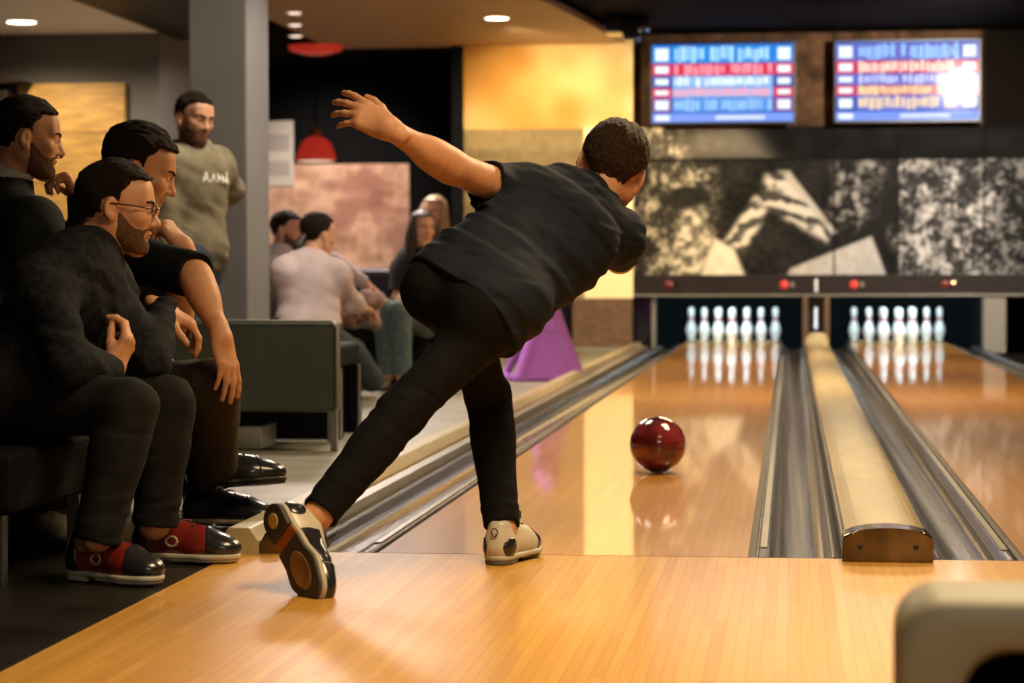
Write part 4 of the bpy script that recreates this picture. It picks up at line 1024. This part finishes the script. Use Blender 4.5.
trousers(b, BROWN_T, .014, .026, .10)
ft = (0.9634, 0.2668, -0.0269); 
shoe(b, *b['footR'], (B_LEA, BLK_SOLE, B_LEA, BLK_SOLE), laces=LACE, s=1.06)
shoe(b, *b['footL'], (B_LEA, mat('shoe_tan_edge', (.35, .26, .17), .6), B_LEA, BLK_SOLE), laces=LACE, s=1.06)
for k_, s_ in (('anR', 1), ('anL', 1)):
    F = Fld(); F.rc(b[k_] - A(0, 0, .02), b[k_] + A(0, 0, .08), .042, .044); solid('sock', F, b[k_] - .15, b[k_] + .15, .005, SOCK, b['obj'], b['base'])

SUIT = mat('dark_suit_cloth', (.016, .018, .017), .8, spec=.15, noise=(40, .8), bump=(160, .1)); COLLAR = mat('grey_collar', (.42, .40, .38), .8)
c = prep(dict(hipR=(-1.9017, 0.5065, 0.4002), hipL=(-1.9756, 0.7495, 0.3995), knR=(-1.4499, 0.1269, 0.3767), anR=(-1.5306, 0.1493, 0.1073), knL=(-1.4578, 0.2066, 0.3776), anL=(-1.4823, 0.2761, 0.1097),
    neck=(-1.8118, 0.7073, 1.0136), shR=(-1.6541, 0.5218, 0.9160), shL=(-1.8154, 0.8861, 0.9428), elR=(-1.6131, 0.4471, 0.6178), wrR=(-1.5162, 0.3537, 0.4751), elL=(-1.5783, 0.8602, 0.8080), wrL=(-1.6070, 0.8528, 1.0107),
    head=(-1.7409, 0.7214, 1.1941), face=(0.9097, 0.3870, -0.1506), crown=(0.1781, 0.0513, 0.9827), hup=(0.4021, 0.0762, 0.9124), hs=1.02,
    footR=ff((-1.6132, 0.1964, 0.0000), (-1.3457, 0.0279, 0.0000)), footL=ff((-1.6599, 0.6198, 0.0000), (-1.3793, 0.4539, 0.0000))))
person('person with dark beard in dark jacket with grey collar, hand before mouth, left edge', c, (-1.6676, 0.3192, 0.0000), TAN,
    dict(R=dict(d=(0.9509, 0.2164, -0.2211), n=(0.1316, -0.1718, 0.9763)), L=dict(d=(-0.5387, -0.1938, 0.8199), n=(0.7982, 0.3206, 0.5100), curl=(1.0, 1.1, 1.15, 1.2), bend=.85, spread=.03)), h=.005)
hair(c, HAIR_D, .011, 'short', 7, .0026)
solid('beard', beard_field(c['head'], c['headax'], 1.02, .005), c['head'] - .16, c['head'] + .16, .0035, BEARD, c['obj'], c['base'])
face_details(c, HAIR_D)
top(c, 'suit_jacket', SUIT, .022, ('long', 'long'), -.05, folds=[((0.5833, 0.5189, 0.6249), 22, 6, .005, 5)], neck_r=.066)
F = Fld(); nd = unit(c['headbase'] - c['neck']); F.rc(c['neck'] + nd * .02, c['neck'] + nd * .075, .082, .070); F.rc(c['neck'] + nd * .085, c['neck'] + nd * .2, .064, .08, k=.004, op='s')
solid('collar', F, c['neck'] - .13, c['neck'] + .13, .004, COLLAR, c['obj'], c['base'])
trousers(c, CHAR, .012, .020, .10)
shoe(c, *c['footR'], (S_LEA, BLK_SOLE, S_LEA, BLK_SOLE), laces=LACE)
shoe(c, *c['footL'], (S_LEA, BLK_SOLE, S_LEA, BLK_SOLE), laces=LACE)

# ---------------------------------------------------------------- the standing man before the pillar
HOOD = mat('olive_hoodie_cloth', (.25, .215, .135), .9, spec=.2, noise=(9, .62), bump=(90, .15)); JEANS = mat('blue_jeans', (.05, .07, .10), .8, noise=(30, .7))
d = prep(dict(hipL=(-2.2362, 4.8122, 0.8248), hipR=(-2.2752, 4.6564, 0.8243), knL=(-2.2134, 4.7512, 0.3859), anL=(-2.2331, 4.8367, -0.0404), knR=(-2.2617, 4.5944, 0.3913), anR=(-2.2919, 4.6785, -0.0391),
    neck=(-2.2724, 4.7535, 1.3549), shR=(-2.3308, 4.5629, 1.2837), shL=(-2.1860, 4.9035, 1.3077), elL=(-2.1512, 5.0047, 1.1830), wrL=(-2.2897, 5.0676, 1.1511), elR=(-2.3502, 4.5015, 1.0003), wrR=(-2.2753, 4.4534, 0.7761),
    head=(-2.2476, 4.7009, 1.5164), face=(0.7693, -0.6099, -0.1902), crown=(0.1182, 0.0444, 0.9920), hs=1.04,
    footR=ff((-1.9368, 3.2924, 0.0000), (-1.7603, 2.8962, 0.0000)), footL=ff((-1.8793, 3.4063, 0.0000), (-1.6994, 3.0522, 0.0000))))
person('person standing in an olive hoodie with white chest lettering before the grey pillar', d, (-1.9565, 3.5671, -0.0000), FAIR,
    dict(L=dict(d=(-0.9908, 0.0840, -0.1063), n=(-0.1174, 0.9790, 0.1664)), R=dict(d=(0.1001, -0.0182, -0.9948), n=(-0.9041, -0.4271, 0.0118))), h=.006)
hair(d, HAIR_D, .010, 'short', 9, .005)
solid('beard', beard_field(d['head'], d['headax'], 1.04, .004), d['head'] - .16, d['head'] + .16, .005, BEARD, d['obj'], d['base'])
face_details(d, HAIR_D, .004)
def hood_extra(F): F.rc(d['neck'] - d['ax'][1] * .055 + A(0, 0, .0) + d['ax'][0] * -.06, d['neck'] - d['ax'][1] * .055 + d['ax'][0] * .06, .055, .055, k=.04)
top(d, 'hoodie', HOOD, .026, ('long', 'long'), -.10, folds=[((.3, .2, 1), 26, 6, .006, 5), ((1, .2, .6), 18, 6, .005, 8)], neck_r=.068, h=.006, extra=hood_extra)
la, fr_, up_ = d['ax']; cc = d['neck'] - up_ * .135; rnd = random.Random(4); strokes = []
x_ = -.105
for i, hgt in enumerate((.052, .036, .036, .034, .044)):
    strokes += [((x_, -.018), (x_ + .012, hgt - .018)), ((x_ + .012, hgt - .018), (x_ + .026, -.018)), ((x_ + .006, -.004), (x_ + .020, -.004))]; x_ += .043
def letters(P):
    q = P - cc; u = -(q @ la) * -1; v = q @ up_; s2 = np.full(len(P), 9.)
    for (x0, z0), (x1, z1) in strokes:
        ax_, az = x1 - x0, z1 - z0; t = np.clip(((u - x0) * ax_ + (v - z0) * az) / (ax_ * ax_ + az * az), 0, 1); s2 = np.minimum(s2, np.sqrt((u - x0 - t * ax_) ** 2 + (v - z0 - t * az) ** 2) - .006)
    return np.maximum(np.maximum(d['topf'](P) - .004, s2), -(q @ fr_))
solid('white_lettering', letters, cc - .2, cc + .2, .004, mat('lettering_white', (.72, .70, .60), .8), d['obj'], d['base'])
trousers(d, JEANS, .014, .020, .10, h=.007)
shoe(d, *d['footR'], (W_LEA, W_SOLE, W_LEA, W_SOLE), h=.005)
shoe(d, *d['footL'], (W_LEA, W_SOLE, W_LEA, W_SOLE), h=.005)

# ---------------------------------------------------------------- the group in the far lounge
PINKT = mat('pale_pink_cloth', (.55, .42, .40), .85, noise=(12, .85)); DJEAN = mat('dark_jeans', (.030, .042, .055), .8, noise=(25, .6)); TEAL = mat('teal_jeans', (.095, .14, .14), .8, noise=(25, .6))
SNEAK = mat('pale_sneaker', (.50, .48, .40), .6); BLONDE = mat('hair_blonde', (.42, .27, .14), .5, noise=(60, .5), bump=(90, .4)); HB2 = mat('hair_chestnut', (.035, .020, .013), .45, noise=(50, .5), bump=(90, .4))
LAV = mat('lavender_cloth', (.42, .34, .36), .85); BTOP = mat('black_top_cloth', (.011, .010, .011), .8)
e = prep(dict(hipL=(-2.2197, 6.7668, 0.4192), hipR=(-2.0588, 6.8360, 0.4002), knL=(-2.1335, 7.3795, 0.3427), anL=(-1.9888, 7.8431, 0.1053), knR=(-1.9717, 7.2968, 0.2978), anR=(-1.9128, 7.7010, 0.1000),
    neck=(-2.1366, 6.9100, 0.8209), shL=(-2.2709, 6.8219, 0.7749), shR=(-1.9928, 6.9255, 0.7627), elL=(-2.3488, 7.0082, 0.5822), wrL=(-2.3030, 7.2631, 0.5010), elR=(-1.9367, 7.0583, 0.5987), wrR=(-1.9248, 7.3108, 0.5715),
    head=(-2.1128, 6.9986, 0.9899), face=(0.6367, 0.7613, -0.1227), crown=(0.0975, 0.0420, 0.9943), hs=1.04, footR=ff((-2.2337, 8.8032, 0.0000), (-2.1184, 9.2141, 0.0000)), footL=ff((-2.1076, 8.5554, 0.0000), (-1.9911, 8.9529, 0.0000))))
person('person in pale pink top and dark jeans seated with back turned, short ponytail', e, (-2.0578, 6.4857, 0.0000), FAIR, dict(L=dict(d=(0.4159, 0.8789, -0.2336), n=(-0.0013, 0.0303, 0.9995)), R=dict(d=(0.5286, 0.7810, -0.3325), n=(-0.0013, 0.0303, 0.9995))), h=.0075)
hair(e, HAIR_D, .012, 'short', 11, .006)
F = Fld(); q0 = e['head'] + A(0, -.10, -.02) @ e['headax']; F.rc(q0, q0 + A(0, -.035, -.06) @ e['headax'], .022, .026).rc(q0 + A(0, -.035, -.06) @ e['headax'], q0 + A(0, -.03, -.15) @ e['headax'], .026, .010)
solid('ponytail', F, q0 - .2, q0 + .2, .006, HB2, e['obj'], e['base'])
face_details(e, HAIR_D, .005, False)
top(e, 'long_sleeved_top', PINKT, .020, ('long', 'long'), -.02, folds=[((.3, .2, 1), 20, 6, .007, 5)], h=.0075)
trousers(e, DJEAN, .014, .018, .08, h=.0075)
shoe(e, *e['footL'], (SNEAK, W_SOLE, SNEAK, W_SOLE), h=.006, detail=False)
shoe(e, *e['footR'], (SNEAK, W_SOLE, SNEAK, W_SOLE), h=.006, detail=False)

f = prep(dict(hipL=(-2.7149, 8.3206, 0.4539), hipR=(-2.6852, 8.0213, 0.4353), knL=(-2.3958, 8.3590, 0.4531), anL=(-2.3443, 8.3546, 0.1060), knR=(-2.3850, 8.0574, 0.4345), anR=(-2.3471, 8.0520, 0.1070),
    neck=(-2.6123, 8.1942, 0.8641), shR=(-2.5999, 8.0221, 0.7877), shL=(-2.6240, 8.3622, 0.8007), elR=(-2.4267, 7.9566, 0.5996), wrR=(-2.2726, 8.0753, 0.5791), elL=(-2.3295, 8.4290, 0.8387), wrL=(-2.1079, 8.5018, 0.6961),
    head=(-2.5685, 8.2350, 1.0363), face=(0.9857, -0.1275, -0.1106), crown=(0.0975, 0.0420, 0.9943), footR=ff((-2.4857, 8.6549, 0.0000), (-2.3541, 8.6647, 0.0000)), footL=ff((-2.4857, 8.9167, 0.0000), (-2.3385, 8.9274, 0.0000))))
person('person with dark hair in lavender top, partly hidden by the grey pillar', f, (-2.5099, 7.4659, 0.0000), (.55, .24, .17), dict(L=dict(d=(0.8253, 0.1894, -0.5320), n=(0.4429, 0.0805, 0.8930)), R=dict(d=(0.9433, 0.3319, -0.0088), n=(-0.0013, 0.0303, 0.9995))), h=.0075)
hair(f, HAIR_D, .012, 'short', 13, .006)
solid('beard', beard_field(f['head'], f['headax'], 1.0, .004), f['head'] - .16, f['head'] + .16, .006, BEARD, f['obj'], f['base'])
face_details(f, HAIR_D, .005, False)
top(f, 'long_sleeved_top', LAV, .020, ('long', 'long'), -.02, folds=[((.3, .2, 1), 20, 6, .007, 7)], h=.0075)
trousers(f, DJEAN, .014, .018, .08, h=.0075)
shoe(f, *f['footR'], (SNEAK, W_SOLE, SNEAK, W_SOLE), h=.006, detail=False)
shoe(f, *f['footL'], (SNEAK, W_SOLE, SNEAK, W_SOLE), h=.006, detail=False)

g = prep(dict(hipL=(-1.7924, 8.7348, 0.4844), hipR=(-1.9083, 8.8720, 0.4818), knL=(-1.8423, 8.2462, 0.5193), anL=(-1.8341, 8.2652, 0.1179), knR=(-1.9746, 8.4120, 0.5293), anR=(-1.9571, 8.4519, 0.1157),
    neck=(-1.8187, 8.8245, 0.8849), shR=(-1.9334, 8.9088, 0.7996), shL=(-1.6655, 8.7798, 0.7988), elR=(-1.9442, 8.7705, 0.6022), wrR=(-1.8121, 8.5326, 0.5401), elL=(-1.6214, 8.6579, 0.5902), wrL=(-1.7193, 8.4435, 0.5544),
    head=(-1.7832, 8.7735, 1.0551), face=(0.5462, -0.8372, -0.0266), crown=(0.0483, 0.0362, 0.9982), w=.85, lg=.9, hs=.96, footR=ff((-2.1015, 9.3541, 0.0000), (-1.9774, 8.5651, 0.0000)), footL=ff((-1.9826, 9.2239, 0.0000), (-1.8449, 8.3265, 0.0000))))
person('person with long dark hair, black top and teal jeans seated in the far lounge', g, (-1.8420, 8.7025, 0.0000), FAIR, dict(L=dict(d=(-0.7385, -0.6740, 0.0195), n=(-0.0013, 0.0303, 0.9995)), R=dict(d=(0.7865, -0.6173, 0.0197), n=(-0.0013, 0.0303, 0.9995))), h=.0075)
hair(g, HB2, .012, 'long', 15, .006, .08)
face_details(g, HB2, .004)
top(g, 'black_top', BTOP, .014, ('short', 'short'), -.02, h=.0075, cutL=.75, cutR=.75)
trousers(g, TEAL, .012, .018, .08, h=.0075)
shoe(g, *g['footR'], (SNEAK, W_SOLE, SNEAK, W_SOLE), h=.006, detail=False)
shoe(g, *g['footL'], (SNEAK, W_SOLE, SNEAK, W_SOLE), h=.006, detail=False)

i_ = prep(dict(hipL=(-1.7129, 9.4502, 0.4980), hipR=(-1.8373, 9.5359, 0.4965), knL=(-1.6527, 8.9543, 0.5200), anL=(-1.6596, 8.9920, 0.1327), knR=(-1.7737, 9.0404, 0.5186), anR=(-1.7809, 9.0781, 0.1288),
    neck=(-1.8105, 9.5543, 0.9933), shR=(-1.9190, 9.6193, 0.9114), shL=(-1.6891, 9.4857, 0.9096), elR=(-1.9335, 9.5300, 0.6831), wrR=(-1.8201, 9.3391, 0.5818), elL=(-1.6447, 9.4137, 0.6833), wrL=(-1.7105, 9.2515, 0.5828),
    head=(-1.8213, 9.5383, 1.1723), face=(-0.2671, -0.9633, -0.0255), crown=(0.0483, 0.0362, 0.9982), w=.85, lg=.9, hs=.98, footR=ff((-1.9890, 10.4061, 0.0000), (-1.8563, 9.5129, 0.0000)), footL=ff((-1.8723, 10.4141, 0.0000), (-1.7459, 9.5208, 0.0000))))
person('person with blonde hair behind the one with long dark hair in the far lounge', i_, (-1.7592, 9.3788, 0.0000), FAIR, dict(), h=.0075)
hair(i_, BLONDE, .014, 'long', 17, .006, .08)
face_details(i_, HB2, .004)
top(i_, 'dark_top', BTOP, .016, ('long', 'long'), -.02, h=.0075)
trousers(i_, DJEAN, .012, .018, .08, h=.0075)
shoe(i_, *i_['footR'], (SNEAK, W_SOLE, SNEAK, W_SOLE), h=.006, detail=False)
shoe(i_, *i_['footL'], (SNEAK, W_SOLE, SNEAK, W_SOLE), h=.006, detail=False)

# a bundled jacket on the bench and the purple ramp by the lane
jc = np.array((-2.0097, 7.5024, 0.5808)); jz = jc[2]
F = Fld()
for k in range(9):
    q = jc + A(.16 * math.cos(k * 2.4) * (k / 9) ** .5, .20 * math.sin(k * 2.4) * (k / 9) ** .5, .05 * math.sin(k * 1.7) - .02 * k / 9)
    F.rc(q, q + A(.08 * math.cos(k * 1.9), .08 * math.sin(k * 1.9), -.06), .06, .05, k=.04)
jf = lambda P: F(P) + fold(P, (.5, .3, .8), 25, 9, .012, 2)
o = tag(solid('jacket', jf, jc - .40, jc + .40, .007, mat('mottled_jacket', (.42, .26, .22), .85, noise=(16, .3)), None, jc), 'bundled mottled pink and brown jacket lying in front of the pale pink top', 'jacket'); o.location = jc
base = np.array((-1.1478, 10.1529, 0.0000)); 
def at(x, y, z): return base + A(x, y, z)
F = Fld()
fR, fM, fL, fB, fC = (.27, -.10, .02), (-.14, -.22, .02), (-.27, .10, .02), (-.20, .36, .02), (.26, .34, .02)
apex = (.03, .02, .60)
def sheet(p, q, r, n=17, top_=.0):
    for k in range(n):
        t = k / (n - 1); e_ = tuple(lerp(p[j], q[j], t) for j in range(3)); a_ = tuple(lerp(apex[j], e_[j], top_) for j in range(3)); F.rc(at(*a_), at(*e_), r + .02, r, k=.035)
sheet(fR, fM, .016); sheet(fR, fC, .016); sheet(fC, fB, .016, 11)
F.rc(at(*apex), at(*fR), .060, .040, k=.04).rc(at(*apex), at(*fM), .05, .030, k=.03).rc(at(*apex), at(*fL), .05, .026, k=.03).rc(at(*apex), at(*fB), .05, .026, k=.03)
F.rc(at(*fM), at(*fL), .022, .022, k=.02).rc(at(.12, -.05, .36), at(-.08, -.08, .36), .026, .026, k=.04)
F.rc(at(.045, -.19, .33), at(.085, -.34, .06), .050, .095, k=.03, op='s')
F.el(at(.03, .0, .66), (.10, .16, .07), k=.06).rc(at(.03, -.20, .62), at(.03, .2, .74), .06, .07, k=.05).rc(at(.03, -.3, .76), at(.03, .3, .90), .055, .055, k=.004, op='s')
clip_ = lambda P: np.maximum(F(P), -P[:, 2] - .003)
o = tag(solid('bowling_ramp', clip_, base + A(-.45, -.5, -.02), base + A(.45, .6, .9), .009, mat('purple_plastic', (.42, .13, .58), .35, coat=.2), None, base), 'purple plastic bowling ramp standing beside the left gutter behind the bent bowler', 'bowling ramp'); o.location = base
